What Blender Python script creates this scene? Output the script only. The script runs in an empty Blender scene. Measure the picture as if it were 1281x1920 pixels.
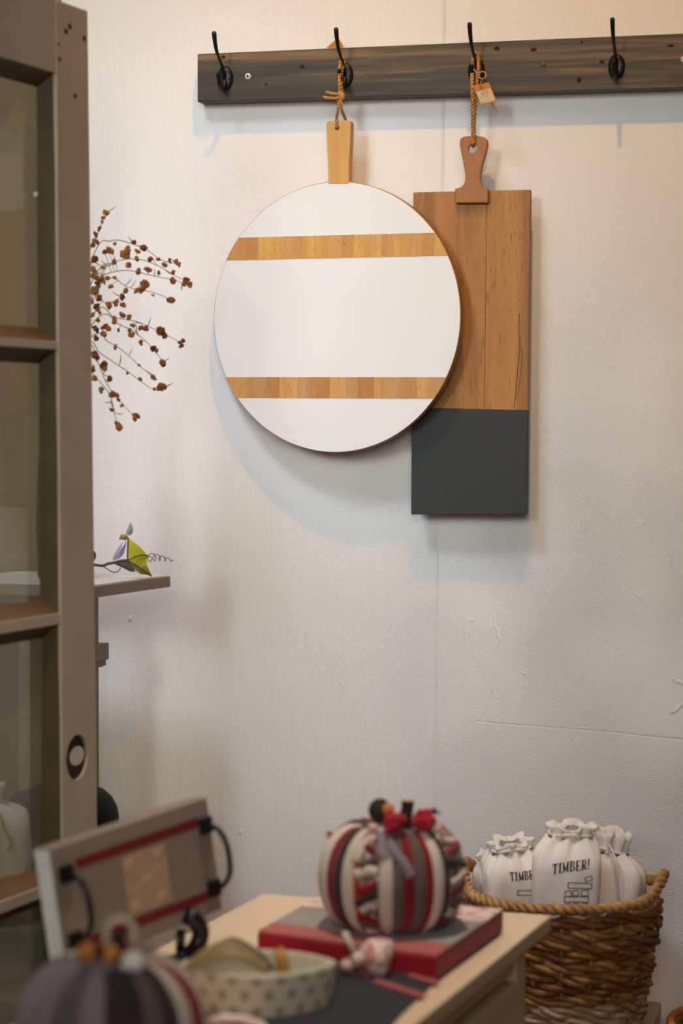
import bpy, bmesh, math, random
from mathutils import Vector, Matrix
from mathutils.bvhtree import BVHTree

random.seed(7)
C = bpy.context.scene.collection
SC = bpy.context.scene
PI = math.pi

# ------------------------------------------------------------------ camera
F_PX = 4230.0
CAM = Vector((0.0, 0.0, 1.48))
PITCH = math.atan(160.0 / F_PX)
FWD = Vector((0, math.cos(PITCH), -math.sin(PITCH)))
UPV = Vector((0, math.sin(PITCH), math.cos(PITCH)))
cd = bpy.data.cameras.new('camera')
cam = bpy.data.objects.new('camera', cd)
C.objects.link(cam)
cam.location = CAM
cam.rotation_euler = (PI / 2 - PITCH, 0, 0)
cd.sensor_fit = 'VERTICAL'
cd.sensor_height = 36.0
cd.lens = F_PX / 1920.0 * 36.0
cd.clip_start = 0.05
cd.dof.use_dof = True
cd.dof.focus_distance = 3.92
cd.dof.aperture_fstop = 2.6
SC.camera = cam

# ------------------------------------------------------------------ light
TH = math.atan(0.2286)                     # the back wall is turned this far from the picture plane
WU = Vector((math.cos(TH), -math.sin(TH), 0))
WN = Vector((-math.sin(TH), -math.cos(TH), 0))
W0 = Vector((0, 3.95, 0))

world = bpy.data.worlds.new('world')
SC.world = world
world.use_nodes = True
bg = world.node_tree.nodes['Background']
bg.inputs[0].default_value = (0.95, 0.97, 1.03, 1)
bg.inputs[1].default_value = 0.35

def aim(o, target):
    d = Vector(target) - o.location
    o.rotation_euler = d.to_track_quat('-Z', 'Y').to_euler()

ld = bpy.data.lights.new('shop_window_daylight', 'AREA')
ld.shape = 'RECTANGLE'; ld.size = 1.1; ld.size_y = 1.5
ld.energy = 2.15; ld.color = (0.90, 1.0, 0.95); ld.spread = math.radians(20)
lo = bpy.data.objects.new('shop_window_daylight', ld); C.objects.link(lo)
lo.location = (-2.3, -1.3, 2.9)
aim(lo, (-0.16, 4.0, 1.68))

ld = bpy.data.lights.new('front_fill_light', 'AREA')  # added broad frontal fill from behind the camera, no known window
ld.shape = 'RECTANGLE'; ld.size = 2.4; ld.size_y = 1.6
ld.energy = 16.5; ld.color = (1.0, 0.95, 0.89); ld.spread = math.radians(62)
lo = bpy.data.objects.new('front_fill_light', ld); C.objects.link(lo)
lo.location = (0.4, -1.6, 2.6)
aim(lo, (-0.1, 4.0, 1.95))

def spot(name, loc, target, energy, color, size, soft):
    ld = bpy.data.lights.new(name, 'SPOT')
    ld.energy = energy; ld.color = color; ld.shadow_soft_size = soft
    ld.spot_size = math.radians(size); ld.spot_blend = 1.0
    lo = bpy.data.objects.new(name, ld); C.objects.link(lo)
    lo.location = loc; aim(lo, target)

Z = Vector((0, 0, 1))
spot('warm_ceiling_spot', W0 + WU * 0.45 + WN * 1.3 + Z * 3.88, W0 + WU * 0.2 + Z * 2.02, 110, (1.0, 0.50, 0.06), 52, 0.02)
spot('cool_fill_spot', W0 - WU * 0.55 + WN * 1.9 + Z * 3.6, W0 - WU * 0.28 + Z * 1.02, 172, (0.70, 0.80, 0.98), 46, 0.30)  # added soft cool fill to brighten the left of the wall, no known lamp
spot('warm_table_spot', Vector((0.05, 2.75, 3.85)), Vector((0.0, 2.95, 0.8)), 225, (1.0, 0.92, 0.82), 34, 0.06)

SC.view_settings.view_transform = 'Standard'
SC.view_settings.look = 'None'
SC.view_settings.gamma = 1.0
SC.view_settings.use_curve_mapping = False
SC.view_settings.exposure = 0.0

# ------------------------------------------------------------------ geometry helpers
def ray(px, py):
    return FWD + Vector(((px - 640.5) / F_PX, 0, 0)) + UPV * ((960.0 - py) / F_PX)

def at(px, py, d):
    """point seen at that pixel of the photograph, d metres deep"""
    return CAM + ray(px, py) * d

def on_level(px, py, z):
    r = ray(px, py)
    return CAM + r * ((z - CAM.z) / r.z)

class Frame:
    """a local frame: x, y (into the thing, away from the viewer), z"""
    def __init__(self, o, x, y, z=Vector((0, 0, 1))):
        self.o, self.x, self.y, self.z = Vector(o), Vector(x).normalized(), Vector(y).normalized(), Vector(z).normalized()
        m = Matrix((self.x, self.y, self.z)).transposed().to_4x4()
        self.m = Matrix.Translation(self.o) @ m
    def local(self, p):
        d = Vector(p) - self.o
        return Vector((d.dot(self.x), d.dot(self.y), d.dot(self.z)))
    def px(self, px, py, y=0.0):
        """where that line of sight meets the local plane y"""
        r = ray(px, py)
        t = (y - (CAM - self.o).dot(self.y)) / r.dot(self.y)
        return self.local(CAM + r * t)
    def euler(self):
        return self.m.to_euler()

def yaw_frame(o, a):
    return Frame(o, (math.cos(a), math.sin(a), 0), (-math.sin(a), math.cos(a), 0))

WALL = Frame(W0, WU, -WN)

def tag(o, label=None, cat=None, group=None, kind=None):
    if label: o['label'] = label
    if cat: o['category'] = cat
    if group: o['group'] = group
    if kind: o['kind'] = kind
    return o

def thing(name, label, cat, frame, group=None):
    o = bpy.data.objects.new(name, None)
    C.objects.link(o)
    o.empty_display_size = 0.05
    o.matrix_world = frame.m
    tag(o, label, cat, group)
    return o

class MB:
    def __init__(self):
        self.v, self.f, self.mi, self.uv = [], [], [], {}
    def add(self, vs, fs, m=0):
        b = len(self.v)
        self.v += [tuple(p) for p in vs]
        for f in fs:
            self.f.append([b + i for i in f]); self.mi.append(m)
        return self
    def box(self, x0, x1, y0, y1, z0, z1, m=0):
        vs = [(x, y, z) for x in (x0, x1) for y in (y0, y1) for z in (z0, z1)]
        return self.add(vs, [(0, 1, 3, 2), (4, 6, 7, 5), (0, 4, 5, 1), (2, 3, 7, 6), (0, 2, 6, 4), (1, 5, 7, 3)], m)
    def hexa(self, p8, m=0):
        """p8: four corners of one face, then the matching four of the opposite face"""
        return self.add(p8, [(3, 2, 1, 0), (4, 5, 6, 7), (0, 1, 5, 4), (1, 2, 6, 5), (2, 3, 7, 6), (3, 0, 4, 7)], m)
    def prism(self, poly, y0, y1, m=0, side=None):
        """poly in x, z; extruded along y"""
        n = len(poly); side = m if side is None else side
        vs = [(p[0], y0, p[1]) for p in poly] + [(p[0], y1, p[1]) for p in poly]
        self.add(vs, [list(range(n))], m)
        b = len(self.v) - 2 * n
        self.f.append([b + n + i for i in reversed(range(n))]); self.mi.append(side)
        for i in range(n):
            j = (i + 1) % n
            self.f.append([b + i, b + n + i, b + n + j, b + j]); self.mi.append(side)
        return self
    def plan(self, poly, z0, z1, m=0):
        n = len(poly)
        vs = [(p[0], p[1], z0) for p in poly] + [(p[0], p[1], z1) for p in poly]
        fs = [list(reversed(range(n))), [n + i for i in range(n)]]
        fs += [(i, (i + 1) % n, n + (i + 1) % n, n + i) for i in range(n)]
        return self.add(vs, fs, m)
    def tube(self, path, r, n=8, closed=False, m=0, flat=1.0):
        path = [Vector(p) for p in path]; k = len(path)
        rr = r if isinstance(r, (list, tuple)) else [r] * k
        up = None; rings = []
        for i, p in enumerate(path):
            a = path[(i - 1) % k] if (closed or i > 0) else p
            b = path[(i + 1) % k] if (closed or i < k - 1) else p
            t = (b - a)
            t = t.normalized() if t.length > 1e-9 else Vector((0, 0, 1))
            if up is None:
                up = Vector((0, 0, 1)) if abs(t.z) < 0.9 else Vector((0, 1, 0))
            s = up - t * up.dot(t)
            if s.length < 1e-6: s = t.orthogonal()
            s.normalize(); up = s; w = t.cross(s)
            rings.append([p + (s * math.cos(2 * PI * j / n) * flat + w * math.sin(2 * PI * j / n)) * rr[i] for j in range(n)])
        vs = [q for g in rings for q in g]; fs = []
        for i in range(k if closed else k - 1):
            i2 = (i + 1) % k
            for j in range(n):
                j2 = (j + 1) % n
                fs.append((i * n + j, i * n + j2, i2 * n + j2, i2 * n + j))
        if not closed:
            fs.append(list(reversed(range(n)))); fs.append([(k - 1) * n + j for j in range(n)])
        return self.add(vs, fs, m)
    def rope(self, path, r, pitch, strands=2, n=6, step=None, closed=False, m=0, jitter=0.0, ph0=0.0):
        path = resample(path, step or pitch / 8, closed)
        k = len(path); up = Vector((0.13, 0.2, 0.97)).normalized()
        L = 0.0; acc = []
        for i in range(k):
            acc.append(L)
            L += (path[(i + 1) % k] - path[i]).length
        turns = L / pitch
        if closed: turns = max(1, round(turns))
        else: L = max(acc[-1], 1e-6); turns = L / pitch
        off = r * 0.52; rs = r * (0.56 if strands == 2 else 0.50)
        for s_ in range(strands):
            pts, rr = [], []
            for i, p in enumerate(path):
                a = path[(i - 1) % k] if (closed or i > 0) else p
                b = path[(i + 1) % k] if (closed or i < k - 1) else p
                t = (b - a).normalized()
                s = (up - t * up.dot(t))
                if s.length < 1e-4: s = t.orthogonal()
                s.normalize(); w = t.cross(s)
                ang = ph0 + 2 * PI * (turns * acc[i] / L + s_ / strands)
                pts.append(p + (s * math.cos(ang) + w * math.sin(ang)) * off)
                rr.append(rs * (1 + jitter * (random.random() - 0.5)))
            self.tube(pts, rr, n, closed, m)
        return self
    def lathe(self, prof, n=24, c=(0, 0, 0), m=0):
        vs = []; k = len(prof)
        for r, z in prof:
            for j in range(n):
                a = 2 * PI * j / n
                vs.append((c[0] + r * math.cos(a), c[1] + r * math.sin(a), c[2] + z))
        fs = [(i * n + j, i * n + (j + 1) % n, (i + 1) * n + (j + 1) % n, (i + 1) * n + j) for i in range(k - 1) for j in range(n)]
        if prof[0][0] > 1e-6: fs.append(list(reversed(range(n))))
        if prof[-1][0] > 1e-6: fs.append([(k - 1) * n + j for j in range(n)])
        return self.add(vs, fs, m)
    def grid(self, rows, m=0, wrap=False):
        nr, nc = len(rows), len(rows[0])
        vs = [p for r in rows for p in r]; fs = []
        for i in range(nr - 1):
            for j in range(nc if wrap else nc - 1):
                j2 = (j + 1) % nc
                fs.append((i * nc + j, i * nc + j2, (i + 1) * nc + j2, (i + 1) * nc + j))
        return self.add(vs, fs, m)
    def slab(self, rows, t, m=0):
        """a grid with thickness t along its own normal"""
        nr, nc = len(rows), len(rows[0])
        R = [[Vector(p) for p in r] for r in rows]
        top, bot = [], []
        for i in range(nr):
            a, b = [], []
            for j in range(nc):
                du = R[i][min(j + 1, nc - 1)] - R[i][max(j - 1, 0)]
                dv = R[min(i + 1, nr - 1)][j] - R[max(i - 1, 0)][j]
                nn = du.cross(dv)
                nn = nn.normalized() if nn.length > 1e-12 else Vector((0, 0, 1))
                a.append(R[i][j] + nn * t / 2); b.append(R[i][j] - nn * t / 2)
            top.append(a); bot.append(b)
        loop = [(0, j) for j in range(nc)] + [(i, nc - 1) for i in range(1, nr)] + [(nr - 1, j) for j in range(nc - 2, -1, -1)] + [(i, 0) for i in range(nr - 2, 0, -1)]
        self.grid(top, m); self.grid([list(reversed(r)) for r in bot], m)
        self.grid([[bot[i][j] for i, j in loop], [top[i][j] for i, j in loop]], m, wrap=True)
        return self
    def ball(self, c, rx, ry=None, rz=None, n=8, k=6, m=0):
        ry = rx if ry is None else ry; rz = rx if rz is None else rz
        rows = []
        for i in range(k + 1):
            th = -PI / 2 + PI * i / k
            rows.append([(c[0] + rx * math.cos(th) * math.cos(2 * PI * j / n), c[1] + ry * math.cos(th) * math.sin(2 * PI * j / n), c[2] + rz * math.sin(th)) for j in range(n)])
        return self.grid(rows, m, wrap=True)
    def mesh(self, name, mats, smooth=False, bevel=0.0, seg=2):
        me = bpy.data.meshes.new(name)
        me.from_pydata(self.v, [], self.f)
        for mm in (mats if isinstance(mats, (list, tuple)) else [mats]):
            me.materials.append(mm)
        for p, i in zip(me.polygons, self.mi): p.material_index = i
        bm = bmesh.new(); bm.from_mesh(me)
        bmesh.ops.remove_doubles(bm, verts=bm.verts, dist=1e-6)
        bmesh.ops.recalc_face_normals(bm, faces=bm.faces)
        if bevel:
            es = [e for e in bm.edges if len(e.link_faces) == 2 and e.calc_face_angle(0) > 0.5]
            bmesh.ops.bevel(bm, geom=es, offset=bevel, segments=seg, affect='EDGES', profile=0.5, clamp_overlap=True)
        bm.to_mesh(me); bm.free()
        if smooth:
            me.polygons.foreach_set('use_smooth', [True] * len(me.polygons))
        me.update()
        return me
    def build(self, name, mats, parent=None, smooth=False, bevel=0.0, seg=2, label=None):
        o = bpy.data.objects.new(name, self.mesh(name, mats, smooth, bevel, seg))
        C.objects.link(o)
        if parent is not None: o.parent = parent
        if label: o['label'] = label
        return o

def resample(path, step, closed=False):
    path = [Vector(p) for p in path]
    if closed: path = path + [path[0]]
    L = [0.0]
    for a, b in zip(path, path[1:]): L.append(L[-1] + (b - a).length)
    n = max(2, int(L[-1] / step) + 1); out = []; i = 0
    for q in range(n if closed else n + 1):
        s = L[-1] * q / n
        while i < len(L) - 2 and L[i + 1] < s: i += 1
        t = (s - L[i]) / max(L[i + 1] - L[i], 1e-9)
        out.append(path[i].lerp(path[i + 1], t))
    return out

def smooth_path(pts, n=6, closed=False):
    """Catmull-Rom through the points"""
    P = [Vector(p) for p in pts]; k = len(P); out = []
    for i in range(k if closed else k - 1):
        if closed: p0, p1, p2, p3 = P[(i - 1) % k], P[i], P[(i + 1) % k], P[(i + 2) % k]
        else: p0, p1, p2, p3 = P[max(i - 1, 0)], P[i], P[i + 1], P[min(i + 2, k - 1)]
        for j in range(n):
            t = j / n
            out.append(0.5 * ((2 * p1) + (p2 - p0) * t + (2 * p0 - 5 * p1 + 4 * p2 - p3) * t * t + (3 * p1 - p0 - 3 * p2 + p3) * t ** 3))
    if not closed: out.append(P[-1])
    return out

def cut(o, cutter):
    c = cutter.build('cutter', o.data.materials[0], o.parent)
    md = o.modifiers.new('b', 'BOOLEAN'); md.object = c; md.operation = 'DIFFERENCE'; md.solver = 'EXACT'
    bpy.context.view_layer.update()
    dg = bpy.context.evaluated_depsgraph_get()
    me = bpy.data.meshes.new_from_object(o.evaluated_get(dg))
    o.modifiers.clear(); old = o.data; o.data = me
    bpy.data.meshes.remove(old)
    cm = c.data; bpy.data.objects.remove(c); bpy.data.meshes.remove(cm)

# ------------------------------------------------------------------ materials
def lin(c):
    """sRGB 0-255 to linear"""
    f = lambda v: (v / 255 / 12.92) if v / 255 <= 0.04045 else ((v / 255 + 0.055) / 1.055) ** 2.4
    return (f(c[0]), f(c[1]), f(c[2]), 1)

class Nodes:
    def __init__(self, name):
        self.mat = bpy.data.materials.new(name); self.mat.use_nodes = True
        self.t = self.mat.node_tree; self.b = self.t.nodes['Principled BSDF']
        self.tc = self.t.nodes.new('ShaderNodeTexCoord')
    def n(self, typ, **kw):
        nd = self.t.nodes.new(typ)
        for k, v in kw.items(): setattr(nd, k, v)
        return nd
    def l(self, a, b): self.t.links.new(a, b)
    def coords(self, scale=(1, 1, 1), rot=(0, 0, 0), loc=(0, 0, 0), src='Object'):
        mp = self.n('ShaderNodeMapping')
        mp.inputs['Scale'].default_value = scale; mp.inputs['Rotation'].default_value = rot; mp.inputs['Location'].default_value = loc
        self.l(self.tc.outputs[src], mp.inputs[0]); return mp.outputs[0]
    def noise(self, co, scale, detail=4, rough=0.5, dist=0.0):
        nd = self.n('ShaderNodeTexNoise')
        nd.inputs['Scale'].default_value = scale; nd.inputs['Detail'].default_value = detail
        nd.inputs['Roughness'].default_value = rough; nd.inputs['Distortion'].default_value = dist
        self.l(co, nd.inputs['Vector']); return nd.outputs[0]
    def ramp(self, fac, stops, interp='LINEAR'):
        r = self.n('ShaderNodeValToRGB'); r.color_ramp.interpolation = interp
        e = r.color_ramp.elements
        while len(e) < len(stops): e.new(0.5)
        for el, (p, c) in zip(e, stops): el.position = p; el.color = c
        self.l(fac, r.inputs[0]); return r.outputs[0]
    def math(self, op, a, b=None, c=None, clamp=False):
        m = self.n('ShaderNodeMath', operation=op); m.use_clamp = clamp
        for i, x in enumerate((a, b, c)):
            if x is None: continue
            if isinstance(x, (int, float)): m.inputs[i].default_value = x
            else: self.l(x, m.inputs[i])
        return m.outputs[0]
    def mix(self, fac, a, b, blend='MIX'):
        m = self.n('ShaderNodeMix', data_type='RGBA', blend_type=blend)
        for s, x in ((m.inputs[0], fac), (m.inputs[6], a), (m.inputs[7], b)):
            if isinstance(x, (int, float, tuple)): s.default_value = x
            else: self.l(x, s)
        return m.outputs[2]
    def bump(self, h, strength, dist=0.002):
        bn = self.n('ShaderNodeBump')
        bn.inputs['Strength'].default_value = strength; bn.inputs['Distance'].default_value = dist
        self.l(h, bn.inputs['Height']); self.l(bn.outputs[0], self.b.inputs['Normal'])
    def color(self, x): self.l(x, self.b.inputs['Base Color'])
    def set(self, rough=0.5, spec=0.5, metal=0.0, sheen=0.0):
        self.b.inputs['Roughness'].default_value = rough
        self.b.inputs['Specular IOR Level'].default_value = spec
        self.b.inputs['Metallic'].default_value = metal
        if sheen: self.b.inputs['Sheen Weight'].default_value = sheen
        return self.mat

def paint(name, c, rough=0.5, spec=0.4, metal=0.0, vary=0.08, scale=30, bump=0.0):
    N = Nodes(name); c = lin(c)
    no = N.noise(N.coords(), scale, 4)
    lo = tuple(x * (1 - vary) for x in c[:3]) + (1,); hi = tuple(min(1, x * (1 + vary)) for x in c[:3]) + (1,)
    N.color(N.ramp(no, [(0.3, lo), (0.7, hi)]))
    if bump: N.bump(no, bump, 0.002)
    return N.set(rough, spec, metal)

def wood(name, c1, c2, axis='z', grain=60, stretch=0.06, rough=0.45, seed=0.0, c3=None, bump=0.15, spec=0.35, pores=0.0, con=0.16):
    """streaked along an axis of the object"""
    N = Nodes(name)
    s = [1, 1, 1]; s['xyz'.index(axis)] = stretch
    co = N.coords(tuple(s), loc=(seed, seed * 1.7, seed * 0.6))
    a = N.noise(co, grain, 5, 0.6, 0.6)
    b = N.noise(co, grain * 0.22, 3, 0.5, 1.2)
    m = N.math('ADD', N.math('MULTIPLY', a, 0.55), N.math('MULTIPLY', b, 0.45))
    stops = [(0.36, lin(c1)), (0.64, lin(c2))]
    if c3: stops = [(0.5 - con, lin(c1)), (0.5, lin(c2)), (0.5 + con, lin(c3))]
    col = N.ramp(m, stops)
    if pores:
        s2 = [1, 1, 1]; s2['xyz'.index(axis)] = 0.12
        p = N.noise(N.coords(tuple(s2), loc=(seed + 3, 0, 0)), grain * 9, 2)
        col = N.mix(N.ramp(p, [(0.30, (pores, pores, pores, 1)), (0.42, (0, 0, 0, 1))]), col, lin([x * 0.45 for x in c1]))
    N.color(col); N.bump(m, bump, 0.001)
    return N.set(rough, spec)

def cloth(name, c, vary=0.12, weave=900, rough=0.9, bump=0.35, sheen=0.15, blotch=9):
    N = Nodes(name); c = lin(c)
    co = N.coords()
    no = N.noise(co, blotch, 3)
    lo = tuple(x * (1 - vary) for x in c[:3]) + (1,); hi = tuple(min(1, x * (1 + vary)) for x in c[:3]) + (1,)
    N.color(N.ramp(no, [(0.3, lo), (0.7, hi)]))
    N.bump(N.noise(co, weave, 2), bump, 0.002)
    return N.set(rough, 0.15, 0, sheen)

def wall_material():
    N = Nodes('plaster_wall')
    co = N.coords()
    sep = N.n('ShaderNodeSeparateXYZ'); N.l(co, sep.inputs[0])
    u, z = sep.outputs[0], sep.outputs[2]
    big = N.noise(co, 2.2, 4)
    col = N.ramp(big, [(0.3, lin((231, 228, 225))), (0.7, lin((238, 235, 232)))])
    spk = N.noise(co, 70, 2)
    col = N.mix(N.ramp(spk, [(0.20, (0.6, 0.6, 0.6, 1)), (0.25, (0, 0, 0, 1))]), col, lin((190, 180, 168)))
    fine = N.noise(co, 170, 4, 0.6)
    roughz = N.noise(co, 420, 3, 0.6)
    brush = N.noise(N.coords((1, 1, 0.22), rot=(0, 0.25, 0)), 42, 4, 0.55, 0.4)
    mask = N.ramp(N.noise(co, 3.1, 3), [(0.36, (0.25, 0.25, 0.25, 1)), (0.58, (1, 1, 1, 1))])
    # the right-hand lower part of the wall was roughly filled
    mask = N.math('MULTIPLY', mask, N.math('MULTIPLY', N.math('MULTIPLY', N.math('SUBTRACT', u, -0.15), 2.2, clamp=True), N.math('MULTIPLY', N.math('SUBTRACT', 1.95, z), 1.6, clamp=True)))
    mask = N.math('ADD', mask, 0.07)
    h = N.math('ADD', N.math('MULTIPLY', fine, 0.24), N.math('MULTIPLY', brush, 0.75))
    h = N.math('ADD', h, N.math('MULTIPLY', N.math('MULTIPLY', roughz, mask), 1.25))
    # dents and nibs
    vo = N.n('ShaderNodeTexVoronoi'); vo.inputs['Scale'].default_value = 9; N.l(N.coords((1, 0.001, 0.75)), vo.inputs['Vector'])
    dents = N.math('SUBTRACT', 1.0, N.math('DIVIDE', vo.outputs['Distance'], 0.05), clamp=True)
    h = N.math('ADD', h, N.math('MULTIPLY', dents, 1.1))
    # a vertical board seam and a fine horizontal crack under the paint
    wob = N.math('MULTIPLY', N.math('SUBTRACT', N.noise(co, 9, 2), 0.5), 0.006)
    us = N.math('ADD', N.math('ADD', u, wob), N.math('MULTIPLY', z, -0.012))
    seam = N.math('SUBTRACT', 1.0, N.math('DIVIDE', N.math('ABSOLUTE', N.math('SUBTRACT', us, 0.155)), 0.0035), clamp=True)
    h = N.math('ADD', h, N.math('MULTIPLY', seam, 0.55))
    zs = N.math('ADD', N.math('ADD', z, wob), N.math('MULTIPLY', u, 0.06))
    crack = N.math('SUBTRACT', 1.0, N.math('DIVIDE', N.math('ABSOLUTE', N.math('SUBTRACT', zs, 0.985)), 0.002), clamp=True)
    crack = N.math('MULTIPLY', crack, N.math('GREATER_THAN', u, 0.24))
    h = N.math('ADD', h, N.math('MULTIPLY', crack, -0.35))
    # peeled patches, raised along their rims
    for (px, py, r, q) in ((905, 1190, 0.030, 1.0), (955, 1290, 0.030, 1.3), (620, 1290, 0.02, 1.7), (1085, 973, 0.016, 1.0), (1215, 1050, 0.04, 1.6), (1265, 1300, 0.022, 1.2)):
        c = WALL.px(px, py)
        du = N.math('SUBTRACT', u, c.x); dz = N.math('DIVIDE', N.math('SUBTRACT', z, c.z), q)
        d = N.math('SQRT', N.math('ADD', N.math('MULTIPLY', du, du), N.math('MULTIPLY', dz, dz)))
        d = N.math('ADD', d, N.math('MULTIPLY', N.math('SUBTRACT', N.noise(co, 34, 3), 0.5), 0.028))
        rim = N.math('SUBTRACT', 1.0, N.math('DIVIDE', N.math('ABSOLUTE', N.math('SUBTRACT', d, r)), 0.0035), clamp=True)
        pat = N.math('GREATER_THAN', N.noise(N.coords(loc=(px * 0.01, 0, py * 0.01)), 22, 2), 0.52)
        h = N.math('ADD', h, N.math('MULTIPLY', N.math('MULTIPLY', rim, pat), 0.5))
    N.color(col); N.bump(h, 0.85, 0.004)
    return N.set(0.62, 0.3)

M = {}
M['wall'] = wall_material()
M['dark_wall'] = paint('umber_wall_paint', (92, 86, 72), 0.7)
M['left_wall'] = paint('olive_grey_wall_paint', (166, 156, 132), 0.7)
M['ceiling'] = paint('ceiling_paint', (225, 220, 212), 0.8)
M['floor'] = wood('floor_boards', (96, 72, 52), (132, 102, 74), 'y', 26, 0.05)
M['rail'] = wood('dark_stained_pine', (50, 41, 28), (78, 64, 43), 'x', 85, 0.045, 0.5, 1.3, (128, 99, 62), 0.35, con=0.11)
M['iron'] = paint('black_iron', (26, 27, 29), 0.38, 0.5, 0.35, 0.1, 200, 0.05)
M['screw'] = paint('white_screw_head', (225, 222, 214), 0.4)
M['green_plug'] = paint('green_plastic', (58, 92, 70), 0.5)
M['dark_hole'] = paint('dark_hole', (18, 14, 11), 0.9, 0.1)
M['white_paint'] = paint('white_board_paint', (236, 235, 233), 0.42, 0.35, vary=0.015, scale=6)
M['oak'] = wood('pale_oak_handle', (196, 142, 76), (224, 174, 106), 'z', 40, 0.08, 0.45, 2.1)
M['edge_wood'] = wood('board_edge_wood', (150, 100, 52), (186, 132, 76), 'x', 40, 0.1)
STAVE = []
for i, (a, b) in enumerate([((190, 132, 70), (212, 156, 92)), ((198, 142, 76), (222, 170, 104)), ((176, 118, 62), (200, 144, 84)), ((206, 152, 80), (226, 176, 100)), ((186, 136, 84), (206, 158, 104))]):
    STAVE.append(wood('acacia_stave', a, b, 'z', 90, 0.08, 0.45, i * 1.9, None, 0.1, 0.35, 0.35))
M['mango'] = wood('brown_mango_wood', (122, 76, 32), (168, 112, 50), 'z', 30, 0.09, 0.48, 0.4, (186, 132, 66), 0.2, 0.3, 0.34)
M['mango2'] = wood('brown_mango_wood_pale', (148, 96, 42), (176, 120, 56), 'z', 36, 0.06, 0.48, 5.4, (190, 136, 70), 0.2, 0.3, 0.4)
M['mango_handle'] = wood('mango_handle', (146, 88, 26), (182, 118, 40), 'z', 26, 0.1, 0.45, 3.2, None, 0.1)
M['slate_paint'] = paint('charcoal_board_paint', (47, 48, 49), 0.55, 0.35, vary=0.06, scale=14)
M['jute'] = cloth('jute_twine', (196, 142, 78), 0.2, 1500, 0.95, 0.5, 0.1, 120)
M['kraft'] = paint('kraft_card', (190, 128, 66), 0.8, 0.2)
M['tag_label'] = paint('tag_label_paper', (208, 180, 142), 0.8, 0.2)
M['ink'] = paint('dark_ink', (48, 44, 48), 0.8, 0.1)
M['door_paint'] = paint('greige_door_paint', (168, 152, 132), 0.55, 0.3, vary=0.1, scale=9, bump=0.08)
M['door_bevel'] = paint('brown_glazing_bead', (74, 60, 32), 0.6, 0.25, vary=0.22, scale=12, bump=0.1)
M['bead_slope'] = wood('orange_brown_bead', (92, 64, 38), (124, 86, 52), 'x', 40, 0.08)
M['mantel'] = wood('taupe_mantel_wood', (138, 118, 102), (160, 140, 122), 'x', 30, 0.06, 0.55, 1.0, None, 0.1)
M['mantel_top'] = paint('white_mantel_top', (226, 226, 226), 0.4)
M['stem'] = paint('olive_stem', (120, 116, 72), 0.7)
M['blossom'] = paint('rust_dried_blossom', (148, 94, 40), 0.85, 0.15, vary=0.3, scale=60)
M['blossom2'] = paint('dark_dried_blossom', (114, 68, 32), 0.85, 0.15, vary=0.3, scale=60)
M['vase'] = paint('brown_vase_glaze', (70, 56, 44), 0.35)
M['black_gloss'] = paint('black_glaze', (9, 9, 10), 0.7, 0.2)
M['lilac'] = paint('lilac_enamel', (176, 164, 206), 0.3, 0.6, 0.1, 0.12, 40)
M['silver'] = paint('silver_blue_enamel', (176, 188, 196), 0.25, 0.6, 0.3, 0.15, 40)
M['lime'] = paint('lime_yellow_enamel', (186, 178, 36), 0.35, 0.5, 0.0, 0.25, 35)
M['olive'] = paint('olive_enamel', (128, 112, 32), 0.4, 0.5, 0.0, 0.3, 40)
M['vine'] = paint('dark_vine_wire', (66, 54, 42), 0.5)
M['table'] = wood('blond_table_wood', (204, 172, 134), (218, 188, 150), 'y', 26, 0.06, 0.5, 2.0, None, 0.06)
M['black_cloth'] = cloth('black_runner_cloth', (24, 24, 24), 0.1)
M['tray'] = wood('grey_washed_wood', (124, 108, 94), (142, 126, 110), 'x', 24, 0.08, 0.6, 0.7, None, 0.08)
M['tray_edge'] = paint('window_lit_edge', (226, 228, 220), 0.5)  # near-white colour holds the window light falling on the end face
M['red_print'] = paint('red_printed_stripe', (112, 30, 36), 0.6, 0.2)
M['tan_print'] = paint('faded_tan_print', (166, 136, 110), 0.65, 0.2, vary=0.15, scale=60)
M['tan_print2'] = paint('tan_print_dark', (186, 150, 112), 0.65, 0.2)
M['knit_cream'] = cloth('cream_knit', (206, 186, 168), 0.14, 420, 0.95, 0.7)
M['knit_red'] = cloth('dark_red_knit', (134, 22, 30), 0.2, 420, 0.95, 0.7)
M['knit_gray'] = cloth('taupe_knit', (98, 84, 76), 0.16, 420, 0.95, 0.7)
M['knit_dark'] = cloth('charcoal_knit', (58, 48, 46), 0.2, 420, 0.95, 0.7)
M['knit_orange'] = cloth('orange_knit', (196, 66, 24), 0.2, 420, 0.95, 0.7)
M['knit_lilac'] = cloth('mauve_grey_knit', (134, 120, 124), 0.14, 420, 0.95, 0.7)
M['knit_lilac_dark'] = cloth('dim_mauve_knit', (100, 90, 94), 0.16, 420, 0.95, 0.7)
M['pom_red'] = cloth('red_yarn', (178, 28, 40), 0.25, 500, 0.95, 0.8)
M['orange_bark'] = paint('orange_brown_wood', (184, 116, 50), 0.7, 0.2, vary=0.3, scale=80)
M['dark_bark'] = paint('dark_bark', (52, 38, 30), 0.8, 0.2, vary=0.3, scale=80, bump=0.3)
M['tan_cut'] = paint('tan_cut_wood', (190, 146, 92), 0.8)
M['rt_gray'] = cloth('grey_woven_cotton', (142, 130, 120), 0.08, 700)
M['rt_salmon'] = cloth('salmon_cotton', (168, 82, 74), 0.12, 700)
M['rt_red'] = cloth('crimson_cotton', (156, 20, 38), 0.12, 700)
M['rt_dark'] = cloth('dark_grey_cotton', (66, 58, 54), 0.12, 700)
M['bag'] = cloth('white_bag_cotton', (228, 218, 209), 0.04, 700, 0.85, 0.3, 0.1, 20)
M['cord'] = cloth('white_cotton_cord', (226, 218, 206), 0.06, 900)
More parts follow.
